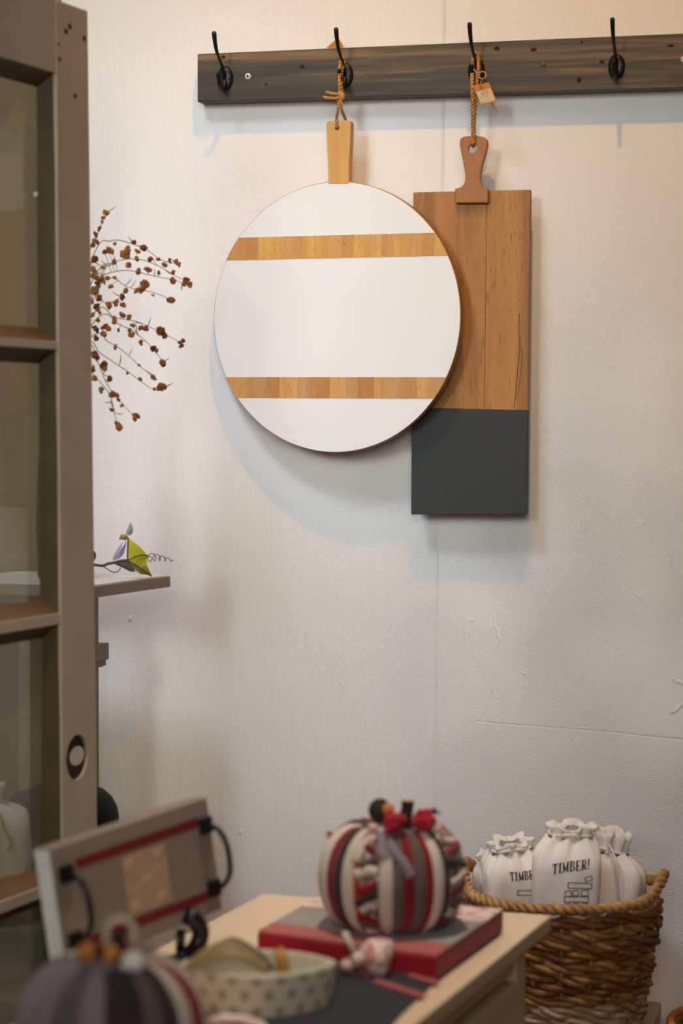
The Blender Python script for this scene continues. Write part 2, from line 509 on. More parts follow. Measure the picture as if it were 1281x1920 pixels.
M['ochre'] = paint('golden_brown_wood', (186, 130, 52), 0.6, vary=0.2)
M['husk'] = wood('olive_dried_husk', (104, 84, 46), (150, 126, 80), 'x', 60, 0.08, 0.6, 0.3, (172, 150, 106))
M['hyacinth'] = []
for i, (a, b) in enumerate([((96, 60, 30), (162, 112, 60)), ((84, 50, 26), (148, 96, 48)), ((110, 70, 34), (178, 126, 68)), ((152, 120, 92), (196, 168, 138)), ((134, 106, 82), (178, 150, 122))]):
    M['hyacinth'].append(wood('woven_fibre', a, b, 'z', 70, 1.0, 0.6, i * 2.3, None, 0.4))
M['rim'] = wood('twisted_rim_fibre', (140, 98, 54), (194, 148, 92), 'z', 60, 1.0, 0.55, 0.9, None, 0.3)
M['crate'] = wood('grey_crate_wood', (104, 108, 98), (132, 134, 122), 'x', 24, 0.06)
M['rope_gold'] = cloth('golden_rope', (196, 160, 92), 0.2, 900)
M['orange_rim'] = wood('orange_cane', (170, 88, 36), (214, 128, 60), 'z', 60, 1.0, 0.45, 0.2)
M['bench'] = wood('pale_bench_wood', (176, 154, 128), (196, 174, 148), 'x', 24, 0.06)

def knit_pattern(name):
    N = Nodes(name)
    co = N.coords((1, 1, 1.25))
    no = N.noise(co, 44, 1, 0.4, 1.6)
    N.color(N.ramp(no, [(0.0, lin((92, 78, 72))), (0.44, lin((150, 22, 30))), (0.50, lin((208, 188, 170))), (0.575, lin((86, 72, 68))), (0.66, lin((204, 182, 164)))], 'CONSTANT'))
    N.bump(N.noise(co, 420, 2), 0.7, 0.002)
    return N.set(0.95, 0.15, 0, 0.15)
M['knit_pattern'] = knit_pattern('patterned_knit')

def print_pattern(name):
    N = Nodes(name)
    co = N.coords()
    no = N.noise(co, 55, 2, 0.5, 0.8)
    N.color(N.ramp(no, [(0.40, lin((190, 122, 114))), (0.46, lin((214, 188, 174))), (0.58, lin((224, 202, 188))), (0.68, lin((196, 142, 132)))]))
    N.bump(N.noise(co, 700, 2), 0.3, 0.002)
    return N.set(0.9, 0.15)
M['pink_print'] = print_pattern('pink_floral_cotton')

def glass_material():
    m = bpy.data.materials.new('old_window_glass'); m.use_nodes = True
    t = m.node_tree; t.nodes.clear()
    out = t.nodes.new('ShaderNodeOutputMaterial'); mx = t.nodes.new('ShaderNodeMixShader')
    tr = t.nodes.new('ShaderNodeBsdfTransparent'); tr.inputs[0].default_value = (0.84, 0.84, 0.78, 1)
    gl = t.nodes.new('ShaderNodeBsdfGlossy'); gl.inputs['Roughness'].default_value = 0.03
    fr = t.nodes.new('ShaderNodeFresnel'); fr.inputs[0].default_value = 1.5
    ge = t.nodes.new('ShaderNodeNewGeometry'); mi = t.nodes.new('ShaderNodeMapRange')      # same reflectance on the way in and out
    mi.inputs['To Min'].default_value = 1.5; mi.inputs['To Max'].default_value = 1 / 1.5
    t.links.new(ge.outputs['Backfacing'], mi.inputs[0]); t.links.new(mi.outputs[0], fr.inputs[0])
    t.links.new(fr.outputs[0], mx.inputs[0]); t.links.new(tr.outputs[0], mx.inputs[1]); t.links.new(gl.outputs[0], mx.inputs[2])
    df = t.nodes.new('ShaderNodeBsdfDiffuse'); df.inputs[0].default_value = lin((188, 182, 158))  # pale diffuse film put in to lift the brightness of the panes
    no = t.nodes.new('ShaderNodeTexNoise'); no.inputs['Scale'].default_value = 7; no.inputs['Detail'].default_value = 5
    mr = t.nodes.new('ShaderNodeMapRange'); mr.inputs['To Min'].default_value = 0.12; mr.inputs['To Max'].default_value = 0.26
    t.links.new(no.outputs[0], mr.inputs[0])
    m2 = t.nodes.new('ShaderNodeMixShader')
    t.links.new(mr.outputs[0], m2.inputs[0]); t.links.new(mx.outputs[0], m2.inputs[1]); t.links.new(df.outputs[0], m2.inputs[2])
    t.links.new(m2.outputs[0], out.inputs[0]); return m
M['glass'] = glass_material()

def dotted_material():
    N = Nodes('cream_ceramic_grey_spots')
    uv = N.coords((1, 1, 1), src='UV')
    sep = N.n('ShaderNodeSeparateXYZ'); N.l(uv, sep.inputs[0])
    u, v = N.math('DIVIDE', sep.outputs[0], 0.030), N.math('DIVIDE', sep.outputs[1], 0.0185)
    row = N.math('FLOOR', v)
    uu = N.math('ADD', u, N.math('MULTIPLY', N.math('MODULO', row, 2.0), 0.5))
    fu = N.math('MULTIPLY', N.math('SUBTRACT', N.math('FRACT', uu), 0.5), 0.030)
    fv = N.math('MULTIPLY', N.math('SUBTRACT', N.math('FRACT', v), 0.5), 0.0185)
    d = N.math('SQRT', N.math('ADD', N.math('MULTIPLY', fu, fu), N.math('MULTIPLY', fv, fv)))
    N.color(N.mix(N.math('SUBTRACT', 1.0, N.math('DIVIDE', N.math('SUBTRACT', d, 0.0050), 0.0022), clamp=True), lin((212, 200, 174)), lin((156, 146, 128))))
    return N.set(0.4, 0.4)
M['dotted'] = dotted_material()
M['cream_glaze'] = paint('cream_glaze', (206, 196, 170), 0.4, vary=0.04)

# ------------------------------------------------------------------ the setting
def structure(name, mb, mat, frame=None):
    o = mb.build(name, mat)
    if frame: o.matrix_world = frame.m
    o['kind'] = 'structure'
    return o

structure('wall_back', MB().box(-1.35, 4.2, 0, 0.12, 0, 4.3), M['wall'], WALL)
structure('floor', MB().box(-5.5, 5.0, -4.5, 5.2, -0.08, 0), M['floor'])
structure('ceiling', MB().box(-5.5, 5.0, -4.5, 5.2, 4.3, 4.38), M['ceiling'])
MA = math.radians(22.4)
mA = at(320, 1078, 3.80)                                 # far end of the mantel front, clear of the wall
MANT = yaw_frame(Vector((mA.x, mA.y, 0)), PI / 2 - MA)     # x away along the mantel, y into the left wall
structure('wall_left', MB().box(-7.5, 0.50, 0.30, 0.42, 0, 4.3), M['left_wall'], MANT)
structure('wall_right', MB().box(1.9, 2.02, -8.0, 0.0, 0, 4.3), M['dark_wall'], WALL)  # unseen side wall, set close and dark to hold light off the right

# ------------------------------------------------------------------ hook rail
RN = 0.037
rail = thing('hook_rail', 'long dark stained wooden rail with black iron coat hooks fixed high on the white wall', 'rail', WALL)
ax = Vector((0, 0, 0))
tl, bl, tr_, br = WALL.px(370.3, 101, -RN), WALL.px(370.3, 191, -RN), WALL.px(1281, 62.5, -RN), WALL.px(1281, 164.5, -RN)
def ext(a, b, x): return a + (b - a) * ((x - a.x) / (b.x - a.x))
tr_, br = ext(tl, tr_, 0.98), ext(bl, br, 0.98)
MB().prism([(tl.x, tl.z), (bl.x, bl.z), (br.x, br.z), (tr_.x, tr_.z)], -RN, -0.0008).build('plank', M['rail'], rail, bevel=0.0015)
HOOKS = [(422.5, 147), (647.5, 141), (893.5, 132.5), (1156.5, 125)]
def make_hook(mats_only=False):
    pl = MB()
    prof = []
    rows = []
    for k, (s, y) in enumerate(((1.0, 0), (1.0, -0.0022), (0.86, -0.0042), (0.5, -0.0056), (0.02, -0.006))):
        rows.append([(0.0142 * s * math.cos(2 * PI * j / 28), y, 0.0212 * s * math.sin(2 * PI * j / 28)) for j in range(28)])
    pl.grid(rows, wrap=True)
    up = smooth_path([(0, -0.003, -0.002), (0, -0.010, 0.008), (0, -0.018, 0.0165), (0, -0.035, 0.0265), (0, -0.053, 0.0375), (0, -0.064, 0.052), (0, -0.0695, 0.066)], 5)
    rr = []
    for i in range(len(up)):
        t = i / (len(up) - 1)
        rr.append(0.0042 - 0.0018 * min(1, t / 0.45) + (0.0018 * max(0, (t - 0.5) / 0.5)))
    ua = MB().tube(up, rr, 10); ua.ball(up[-1], 0.0042, n=10)
    lw = smooth_path([(0, -0.003, -0.004), (0, -0.010, -0.018), (0, -0.022, -0.0235), (0, -0.035, -0.017), (0, -0.043, -0.007), (0, -0.0465, 0.001)], 5)
    la = MB().tube(lw, [0.0044 - 0.0012 * i / (len(lw) - 1) for i in range(len(lw))], 10); la.ball(lw[-1], 0.0036, n=10)
    return pl, ua, la
pl, ua, la = make_hook()
sc_ = MB()
for s in (-1, 1): sc_.ball((s * 0.0085, -0.0046, -0.002), 0.0024, 0.0016, 0.0024)
me_pl, me_ua, me_la, me_sc = pl.mesh('backplate', M['iron'], True), ua.mesh('hat_arm', M['iron'], True), la.mesh('coat_arm', M['iron'], True), sc_.mesh('screw', M['iron'], True)
HK = []
for i, (px, py) in enumerate(HOOKS):
    p = WALL.px(px, py, -RN)
    h = bpy.data.objects.new('coat_hook', me_pl); C.objects.link(h); h.parent = rail; h.location = (p.x, -RN, p.z)
    for nm, me in (('hat_arm', me_ua), ('coat_arm', me_la), ('screw', me_sc)):
        c = bpy.data.objects.new(nm, me); C.objects.link(c); c.parent = h
    HK.append(Vector((p.x, -RN, p.z)))
for (px, py) in ((465, 143), (1283, 111)):
    p = WALL.px(px, py, -RN); y = -RN
    s = MB().ball((p.x, y, p.z), 0.0056, 0.0022, 0.0056, 14, 6).build('screw_head', M['screw'], rail, True, label='white cross-slot screw head')
    MB().box(p.x - 0.003, p.x + 0.003, y - 0.0026, y - 0.0018, p.z - 0.0007, p.z + 0.0007).box(p.x - 0.0007, p.x + 0.0007, y - 0.0026, y - 0.0018, p.z - 0.003, p.z + 0.003).build('cross_slot', M['dark_hole'], s)
p = WALL.px(1019, 119, -RN)
pg = MB().lathe([(0.0022, -0.001), (0.0055, -0.001), (0.0055, 0.0012), (0.0022, 0.0012)], 16)
pg.v = [(v[0] + p.x, -v[2] - RN, v[1] + p.z) for v in pg.v]
pg.build('wall_plug', M['green_plug'], rail, True, label='green plastic plug in an empty screw hole')
for (px, py, rx, rz) in ((419, 107, 5, 4), (567, 125, 6, 4), (499, 158, 4, 3), (932, 91, 6, 5), (1001, 93, 7, 4), (1129, 116, 5, 4), (1258, 86, 7, 3), (1086, 150, 5, 6), (1091, 79, 3, 3)):
    p = WALL.px(px, py, -RN)
    MB().ball((p.x, -RN + 0.0004, p.z), rx * 0.00095, 0.0008, rz * 0.00095, 12, 6).build('wood_knot', M['dark_bark'], rail, True)

tg = thing('paper_tag', 'brown kraft paper corner poking up above the rail behind the second hook', 'tag', WALL)
a, b, c = WALL.px(612, 91, -0.030), WALL.px(634, 72, -0.030), WALL.px(641, 93, -0.030)
MB().prism([(a.x, a.z), (c.x + 0.004, a.z - 0.002), (c.x, c.z + 0.01), (b.x, b.z)], -0.0302, -0.0295).build('card', M['kraft'], tg)
tg.location.z += 0.0012

# ------------------------------------------------------------------ round board
BY = math.radians(9.5)      # its right side stands further off the wall
roll = math.radians(-0.5)
bc = WALL.m @ WALL.px(633.5, 594, -0.078)
bx = (WU * math.cos(BY) + WN * math.sin(BY))
bz = Vector((0, 0, 1))
bx2 = (bx * math.cos(roll) + bz * math.sin(roll)); bz2 = (bz * math.cos(roll) - bx * math.sin(roll))
BF = Frame(bc, bx2, bz2.cross(bx2), bz2)
rb = thing('round_serving_board', 'large round white serving board with two wooden bands hanging from the second hook', 'board', BF)
top_, bot_ = BF.px(633, 340).z, BF.px(633, 848.5).z
R = (top_ - bot_) / 2; zc = (top_ + bot_) / 2
lft, rgt = BF.px(401, 592).x, BF.px(864, 592).x
xc = (lft + rgt) / 2; RX = (rgt - lft) / 2
RX = (RX + R) / 2 if abs(RX / R - 1) > 0.06 else RX
T = 0.016
def arc_pt(a, s=1.0): return (xc + RX * s * math.cos(a), zc + R * s * math.sin(a))
NA = 128
db = MB()
rows = []
for s, y in ((0.0, 0.0), (0.5, 0.0), (0.9955, 0.0), (1.0, 0.0012), (1.0, T - 0.001), (0.996, T), (0.0, T)):
    rows.append([(arc_pt(2 * PI * j / NA, s)[0], y, arc_pt(2 * PI * j / NA, s)[1]) for j in range(NA)])
db.grid(rows, wrap=True)
db.mi = [0 if i < 2 * NA else 1 for i in range(len(db.f))]
db.build('disc', [M['white_paint'], M['edge_wood']], rb)
cuts1 = [-1, -0.70, -0.54, -0.38, -0.26, -0.10, 0.06, 0.16, 0.27, 0.42, 0.52, 0.63, 0.76, 0.88, 1]
cuts2 = [-1, -0.80, -0.62, -0.50, -0.33, -0.18, -0.04, 0.10, 0.22, 0.36, 0.47, 0.60, 0.74, 0.86, 1]
for bi, (ya, yb, cu) in enumerate(((441, 483.5, cuts1), (707, 746.5, cuts2))):
    za, zb = BF.px(633, ya).z, BF.px(633, yb).z
    hw = lambda z: RX * math.sqrt(max(0, 1 - ((z - zc) / R) ** 2)) * 0.997
    W = max(hw(za), hw(zb))
    base = MB().prism([(xc - hw(za) * .99, za), (xc - hw(zb) * .99, zb), (xc + hw(zb) * .99, zb), (xc + hw(za) * .99, za)], -0.0003, 0.0008)
    band = base.build('wood_band', M['edge_wood'], rb, label='inlaid wooden band of upright staves')
    for k in range(len(cu) - 1):
        poly = []
        nz = 8
        for i in range(nz + 1):
            z = za + (zb - za) * i / nz
            poly.append((xc + max(-hw(z), min(hw(z), cu[k] * W + 0.0001)), z))
        for i in range(nz, -1, -1):
            z = za + (zb - za) * i / nz
            poly.append((xc + max(-hw(z), min(hw(z), cu[k + 1] * W - 0.0001)), z))
        MB().prism(poly, -0.0008 - 0.0001 * (k % 3), 0.0006).build('stave', STAVE[(k * 3 + bi + k // 3) % 5], band)
hp = [(611.5, 231), (615, 227), (654, 225.5), (657.5, 229), (656.5, 262), (654.5, 300), (653.5, 345), (615.5, 345), (614.5, 305), (612.5, 265)]
poly = []
for (px, py) in hp:
    q = BF.px(px, py, -0.001); poly.append((q.x, q.z))
hd = MB().prism(poly, -0.001, 0.0165).build('handle', M['oak'], rb, bevel=0.0018)
q = BF.px(632.5, 239.5, -0.001); HOLE1 = q.copy()
cy = MB().lathe([(0.0043, -0.03), (0.0043, 0.03)], 20); cy.v = [(v[0] + q.x, v[2], v[1] + q.z) for v in cy.v]
cut(hd, cy)
# twine, tied to the board and looped over the hook
def wp(px, py, n): return BF.local(WALL.m @ WALL.px(px, py, -n))
tw = MB()
hx = HK[1]
def hk(dx, n, dz): return BF.local(WALL.m @ Vector((hx.x + dx, hx.y - n, hx.z + dz)))
loopL = smooth_path([wp(638, 181, 0.090), wp(636.5, 150, 0.088), wp(637.2, 128, 0.074), wp(640, 112, 0.060), hk(0.0005, 0.0225, 0.0255), wp(646, 111, 0.055), wp(643.5, 124, 0.055), wp(640, 140, 0.062), wp(640, 160, 0.080), wp(640.5, 181, 0.088)], 6)
tw.rope(loopL, 0.0030, 0.011)
lowA = smooth_path([wp(637, 180, 0.09), wp(634, 205, 0.092), BF.local(BF.m @ Vector((HOLE1.x, -0.0045, HOLE1.z + 0.016))), Vector((HOLE1.x, -0.0042, HOLE1.z + 0.006)), Vector((HOLE1.x, 0.002, HOLE1.z + 0.0005)), Vector((HOLE1.x, 0.012, HOLE1.z + 0.001))], 6)
lowB = smooth_path([wp(640.5, 180, 0.09), wp(640.5, 205, 0.087), Vector((HOLE1.x + 0.006, 0.021, HOLE1.z + 0.016)), Vector((HOLE1.x + 0.002, 0.0215, HOLE1.z + 0.004)), Vector((HOLE1.x, 0.012, HOLE1.z + 0.001))], 6)
tw.rope(lowA, 0.0027, 0.010); tw.rope(lowB, 0.0027, 0.010)
tails = [[wp(637, 178, 0.092), wp(625, 176, 0.098), wp(611, 172.5, 0.100)], [wp(636, 184, 0.092), wp(622, 184.5, 0.098), wp(606.5, 182, 0.099)]]
for t_ in tails: tw.rope(smooth_path(t_, 5), 0.0028, 0.010)
twine = tw.build('hanging_twine', M['jute'], rb, True)
kb = MB()
for (dx, dy, rx, rz) in ((637, 179, 6, 9), (642, 180, 5, 8), (634, 181, 5, 7)):
    p = wp(dx, dy, 0.090); kb.ball(p, rx * 0.00093, 0.0045, rz * 0.00093, 10, 8)
kb.build('knot', M['jute'], twine, True)

# ------------------------------------------------------------------ rectangular board
RBN = 0.058
RT = 0.019
def q2(px, py, y): p = WALL.px(px, py, y); return (p.x, p.z)
rc = WALL.px(885, 660, -RBN)
RBF = Frame(WALL.m @ Vector((rc.x, 0, rc.z)), WU, -WN)
rd = thing('rectangular_serving_board', 'tall brown wooden serving board with charcoal painted lower end, half behind the round one', 'board', RBF)
def r2(px, py, n): p = RBF.px(px, py, -n); return (p.x, p.z)
TL, TR, BR, BL = r2(775, 360.5, RBN), r2(994.5, 355.5, RBN), r2(987.5, 965, RBN), r2(771, 964.5, RBN)
def lerp2(a, b, t): return (a[0] + (b[0] - a[0]) * t, a[1] + (b[1] - a[1]) * t)
sp = 0.63; pz = lerp2(TL, BL, 0.668), lerp2(TR, BR, 0.678)
jt, jm, jb = lerp2(TL, TR, sp), lerp2(pz[0], pz[1], sp), lerp2(BL, BR, sp)
g = 0.0001
MB().prism([TL, pz[0], (jm[0] - g, jm[1]), (jt[0] - g, jt[1])], -RBN, -RBN + RT).build('plank', M['mango'], rd, bevel=0.0008, label='wider left-hand plank of streaky brown wood')
MB().prism([(jt[0] + g, jt[1]), (jm[0] + g, jm[1]), pz[1], TR], -RBN, -RBN + RT).build('plank', M['mango2'], rd, bevel=0.0008, label='narrower right-hand plank of even brown wood')
MB().prism([pz[0], BL, BR, pz[1]], -RBN - 0.0003, -RBN + RT).build('painted_end', M['slate_paint'], rd, bevel=0.001, label='charcoal painted lower end')
# dark split in the right-hand plank
ck = smooth_path([RBF.px(x, y, -RBN - 0.0002) for x, y in ((974, 588), (973, 620), (975, 645), (971, 690), (968, 730), (964, 765))], 4)
ck2 = smooth_path([RBF.px(x, y, -RBN - 0.0002) for x, y in ((975, 645), (979, 670), (975, 715), (971, 745))], 4)
MB().tube(ck, 0.0005, 5).tube(ck2, 0.0003, 5).build('crack', M['dark_hole'], rd)
hpx = [(209, 636), (213, 614), (228, 603), (258, 600), (298, 600), (327, 606), (341, 618), (344, 640), (337, 672), (326, 715), (316, 752), (310, 785), (309, 805), (313, 826), (323, 841), (346, 852), (346, 921), (187, 922), (187, 853), (208, 849), (225, 838), (234, 820), (237, 795), (233, 760), (226, 722), (217, 680)]
poly = [r2(x / 2.557 + 780, y / 2.557 + 20, RBN + 0.014) for x, y in hpx]
hd2 = MB().prism(poly, -RBN - 0.014, -RBN - 0.0002).build('handle', M['mango_handle'], rd, bevel=0.0016)
q = RBF.px(886.3, 278.5, -RBN - 0.014); HOLE2 = q.copy()
cy = MB().lathe([(0.0078, -0.05), (0.0078, 0.05)], 28); cy.v = [(v[0] + q.x, v[2] - RBN, v[1] + q.z) for v in cy.v]
cut(hd2, cy)
tw = MB()
hx = HK[2]
def w3(px, py, n): return RBF.px(px, py, -n)
def hk3(dx, n, dz): return RBF.local(WALL.m @ Vector((hx.x + dx, hx.y - n, hx.z + dz)))
tw.rope(smooth_path([w3(887.5, 270, 0.078), w3(887, 240, 0.080), w3(886.5, 200, 0.086), w3(885.5, 165, 0.092), w3(886, 140, 0.080), w3(886.5, 115, 0.060), hk3(0.0005, 0.0245, 0.0265), w3(896, 106, 0.055), w3(897.5, 125, 0.058), w3(895, 150, 0.070), w3(893, 175, 0.080), w3(890, 215, 0.078), w3(888.8, 250, 0.075), w3(888, 268, 0.066)], 6), 0.0034, 0.012)
tw.rope(smooth_path([Vector((HOLE2.x + 0.001, -RBN - 0.020, HOLE2.z + 0.016)), Vector((HOLE2.x, -RBN - 0.0185, HOLE2.z + 0.0095)), Vector((HOLE2.x, -RBN - 0.012, HOLE2.z + 0.0055)), Vector((HOLE2.x, -RBN - 0.002, HOLE2.z + 0.0065)), Vector((HOLE2.x + 0.001, -RBN + 0.004, HOLE2.z + 0.012)), Vector((HOLE2.x + 0.001, -RBN + 0.003, HOLE2.z + 0.024))], 6), 0.0034, 0.012)
tw.rope(smooth_path([w3(921, 190, 0.080), w3(927, 199, 0.080), w3(931.5, 208, 0.079)], 5), 0.0016, 0.006)
twine = tw.build('hanging_twine', M['jute'], rd, True)
tg = [(887, 161.5), (916.8, 153.8), (932, 190), (903, 197.5)]
cardp = [w3(x, y, 0.094) for x, y in tg]
def card_at(s, t, lift=0.0):
    a = cardp[0].lerp(cardp[1], s); b = cardp[3].lerp(cardp[2], s)
    p = a.lerp(b, t); return p + Vector((0, -lift, 0))
card = MB().slab([[card_at(s, t) for s in (0, 1)] for t in (0, 1)], 0.0008).build('price_tag', M['kraft'], rd, label='small brown kraft tag with a paler printed label')
MB().slab([[card_at(s, t, 0.0007) for s in (0.01, 0.93)] for t in (0.30, 0.93)], 0.0003).build('tag_label', M['tag_label'], card)
ink = MB()
def scrib(pts): ink.tube([card_at(s, t, 0.0010) for s, t in pts], 0.00028, 4)
scrib([(0.36, 0.50), (0.33, 0.44), (0.38, 0.36), (0.52, 0.33), (0.66, 0.38), (0.72, 0.46)])
scrib([(0.30, 0.50), (0.40, 0.44), (0.44, 0.52), (0.50, 0.43), (0.55, 0.51), (0.60, 0.44), (0.66, 0.50), (0.74, 0.45)])
scrib([(0.36, 0.55), (0.50, 0.67), (0.64, 0.55)])
scrib([(0.14, 0.62), (0.19, 0.61)]); scrib([(0.48, 0.80), (0.62, 0.78)]); scrib([(0.10, 0.885), (0.22, 0.875)])
ink.build('tag_print', M['ink'], card)
st = MB()
ring = [w3(905 + 6.5 * math.cos(a), 141 + 7 * math.sin(a), 0.090 + 0.004 * math.sin(a)) for a in [2 * PI * i / 16 for i in range(16)]]
st.rope(ring, 0.0013, 0.006, closed=True)
st.rope(smooth_path([w3(901, 148, 0.090), w3(897, 143, 0.092), w3(892, 134, 0.090), w3(889, 130, 0.082)], 4), 0.0013, 0.006)
st.rope(smooth_path([w3(893, 165, 0.092), w3(890, 178, 0.088), w3(893, 186, 0.088), w3(899, 187, 0.090)], 4), 0.0012, 0.006)
st.rope(smooth_path([w3(904, 149, 0.093), card_at(0.42, 0.08, 0.003), card_at(0.46, 0.19, 0.0012)], 4), 0.0012, 0.006)
st.build('tag_string', M['jute'], twine, True)

# ------------------------------------------------------------------ salvaged glazed door
DA = math.radians(22.0)
de = at(172.5, 800, 3.40)
DOOR = yaw_frame(Vector((de.x, de.y, 0)), PI / 2 - DA)     # x away along the leaf, y into the leaf
door = thing('old_glazed_door', 'old greige painted door with glass panes under a brightening pale film and an empty knob hole', 'door', DOOR)
lean = math.radians(0.0)
def dz(px, py): return DOOR.px(px, py, 0).z
def dx(px, py): return DOOR.px(px, py, 0).x
DT = 0.036
ztop = dz(165, 20)
xs_in = dx(111, 700)                    # inner edge of the far stile
xg = dx(66, 700)                        # where its bead meets the glass
DW = 0.78
xe = 0.0
top_l, top_r = dx(165, 20), dx(183, 1550)
def edge_x(z):
    z1, z2 = dz(165, 20), dz(183, 1550)
    t = (z - z1) / (z2 - z1); return top_l + (top_r - top_l) * t
in1, in2 = dx(106, 137), dx(118, 1550)
def in_x(z):
    z1, z2 = dz(106, 137), dz(118, 1550)
    return in1 + (in2 - in1) * (z - z1) / (z2 - z1)
stile = MB().prism([(in_x(ztop), ztop), (edge_x(ztop), ztop), (edge_x(0.002), 0.002), (in_x(0.002), 0.002)], 0, DT).build('stile', M['door_paint'], door, bevel=0.002)
ks = DOOR.px(145, 1420, 0)
# worn knob hole: a shallow dark crater and a slanting bore through the leaf
cr = MB().lathe([(0.034, -0.02), (0.034, 0.006)], 28); cr.v = [(v[0] + ks.x, v[2], v[1] + ks.z) for v in cr.v]
cut(stile, cr)
kd = (DOOR.local(CAM + ray(144, 1417) * 4) - DOOR.local(CAM + ray(144, 1417) * 3)).normalized()
kp = DOOR.px(144, 1417, 0.006)
bore = MB(); rows = []
for t in (-0.02, 0.12):
    c0 = kp + kd * (t / max(kd.y, 0.1))
    rows.append([(c0.x + 0.0235 * math.cos(2 * PI * j / 24), c0.y, c0.z + 0.0150 * math.sin(2 * PI * j / 24)) for j in range(24)])
bore.grid(rows, wrap=True); bore.f.append(list(range(24))); bore.mi.append(0); bore.f.append(list(range(47, 23, -1))); bore.mi.append(0)
cut(stile, bore)
rg = MB(); rows = []
for (ra, y) in ((0.0335, 0.0052), (0.0335, 0.0058)):
    rows.append([(ks.x + ra * math.cos(2 * PI * j / 32), y, ks.z + ra * math.sin(2 * PI * j / 32)) for j in range(32)])
inner = []
for y in (0.0052, 0.0058):
    c0 = kp + kd * ((y - 0.006) / max(kd.y, 0.1))
    inner.append([(c0.x + 0.0225 * math.cos(2 * PI * j / 32), y, c0.z + 0.0145 * math.sin(2 * PI * j / 32)) for j in range(32)])
rg.grid([rows[0], inner[0], inner[1], rows[1], rows[0]], wrap=True)
rg.build('knob_hole', M['dark_bark'], door, label='dark stained ring of the missing knob')
zr = dz(106, 137)
x0 = -DW
MB().prism([(x0 + 0.10, ztop), (in_x(ztop), ztop), (in_x(zr), zr), (x0 + 0.10, zr)], 0.0006, DT).build('top_rail', M['door_paint'], door, bevel=0.001)
MB().box(x0, x0 + 0.0995, 0, DT, 0.002, ztop).build('stile', M['door_paint'], door, bevel=0.002)
zb = 0.26
MB().box(x0 + 0.10, in_x(zb) - 0.0005, 0.0006, DT, 0.002, zb).build('bottom_rail', M['door_paint'], door, bevel=0.001)
munts = [(dz(106, 640), dz(106, 655.5)), (dz(112, 1150), dz(112, 1171)), (dz(116, 1648), dz(116, 1670))]
GY = 0.030                              # the glass lies this deep
bev = xs_in - xg
lights = [(zr, munts[0][0]), (munts[0][1], munts[1][0]), (munts[1][1], munts[2][0]), (munts[2][1], zb)]
for i, (a, b) in enumerate(munts):
    MB().box(x0 + 0.10, in_x(a) - 0.0005, 0.0012, DT, b, a).build('muntin', M['door_paint'], door, bevel=0.001)
for i, (zt, zl) in enumerate(lights):
    xl, xr = x0 + 0.10, in_x((zt + zl) / 2) - 0.0004
    e = 0.020; e2 = 0.012
    bd = MB()
    o_ = [(xl, 0.004, zl), (xr, 0.004, zl), (xr, 0.004, zt), (xl, 0.004, zt)]
    n_ = [(xl + e2, GY - 0.003, zl + e), (xr - e2, GY - 0.003, zl + e), (xr - e2, GY - 0.003, zt - e), (xl + e2, GY - 0.003, zt - e)]
    b_ = [(xl, GY - 0.003, zl), (xr, GY - 0.003, zl), (xr, GY - 0.003, zt), (xl, GY - 0.003, zt)]
    vs = o_ + n_ + b_
    fs = [(0, 1, 5, 4), (1, 2, 6, 5), (2, 3, 7, 6), (3, 0, 4, 7), (4, 5, 9, 8), (5, 6, 10, 9), (6, 7, 11, 10), (7, 4, 8, 11)]
    bd.add(vs, fs)
    bd.mi = [1, 0, 0, 0, 0, 0, 0, 0]  # the upward-facing slope of each bead is lighter and more orange
    MB.build(bd, 'glazing_bead', [M['door_bevel'], M['bead_slope']], door)
    MB().box(xl, xr, GY - 0.0015, GY + 0.0015, zl, zt).build('pane', M['glass'], door)
for (px, py, r) in ((124, 59, 5), (131, 50, 5), (158, 72, 5), (141, 180, 4.5), (112, 111, 4), (110, 83, 3)):
    p = DOOR.px(px, py, 0)
    MB().ball((p.x, 0.0004, p.z), r * 0.0014, 0.0009, r * 0.0010, 10, 6).build('nail_hole', M['dark_bark'], door, True)
p = DOOR.px(67, 365, 0.02)
MB().ball((p.x, p.y, p.z), 0.004, 0.003, 0.004).build('glazing_pin', M['screw'], door, True)

# ------------------------------------------------------------------ mantelpiece
mant = thing('mantelpiece', 'taupe wooden mantelpiece with pale top, its end showing past the old door', 'mantelpiece', MANT)
zs = MANT.px(320, 1078.5, 0).z; zs0 = MANT.px(320, 1100.5, 0).z
def mwall(y, gap=0.004):
    """x of the far end of the mantel: shelf ends square, the body a little short of it"""
    return 0.0 if y < 0.02 else -0.02
def y_at(px, py, x):
    r = ray(px, py); o_ = MANT.o + MANT.x * x
    t = (o_ - CAM).dot(MANT.x) / r.dot(MANT.x)
    return MANT.local(CAM + r * t).y
yf = y_at(185.5, 1300, -0.02); yc = y_at(204, 1215, -0.02)
def slab_plan(x0_, ya, yb):
    xe_ = 0.0 if ya < 0.02 else -0.02
    return [(x0_, ya), (xe_, ya), (xe_, yb), (x0_, yb)]
MB().plan(slab_plan(-0.27, 0, 0.295), zs0, zs - 0.0015).build('shelf', M['mantel'], mant, bevel=0.0015)
MB().plan([(x, y) for x, y in ((-0.27, 0.004), (-0.004, 0.004), (-0.004, 0.295), (-0.27, 0.295))], zs - 0.0014, zs).build('shelf_top', M['mantel_top'], mant, label='white painted top surface')
MB().plan(slab_plan(-0.25, yf, yf + 0.022), zs0 - 0.20, zs0 - 0.0004).build('frieze', M['mantel'], mant, bevel=0.001)
zcap = MANT.px(204, 1205, yc).z; zcl = MANT.px(204, 1236, yc).z; zcb = MANT.px(195, 1252, yc).z
MB().plan([(-0.245, 0.27), (-0.20, 0.27), (-0.20, 0.295), (-0.245, 0.295)], 0.002, zs0 - 0.0005).build('back_post', M['mantel'], mant, bevel=0.001)
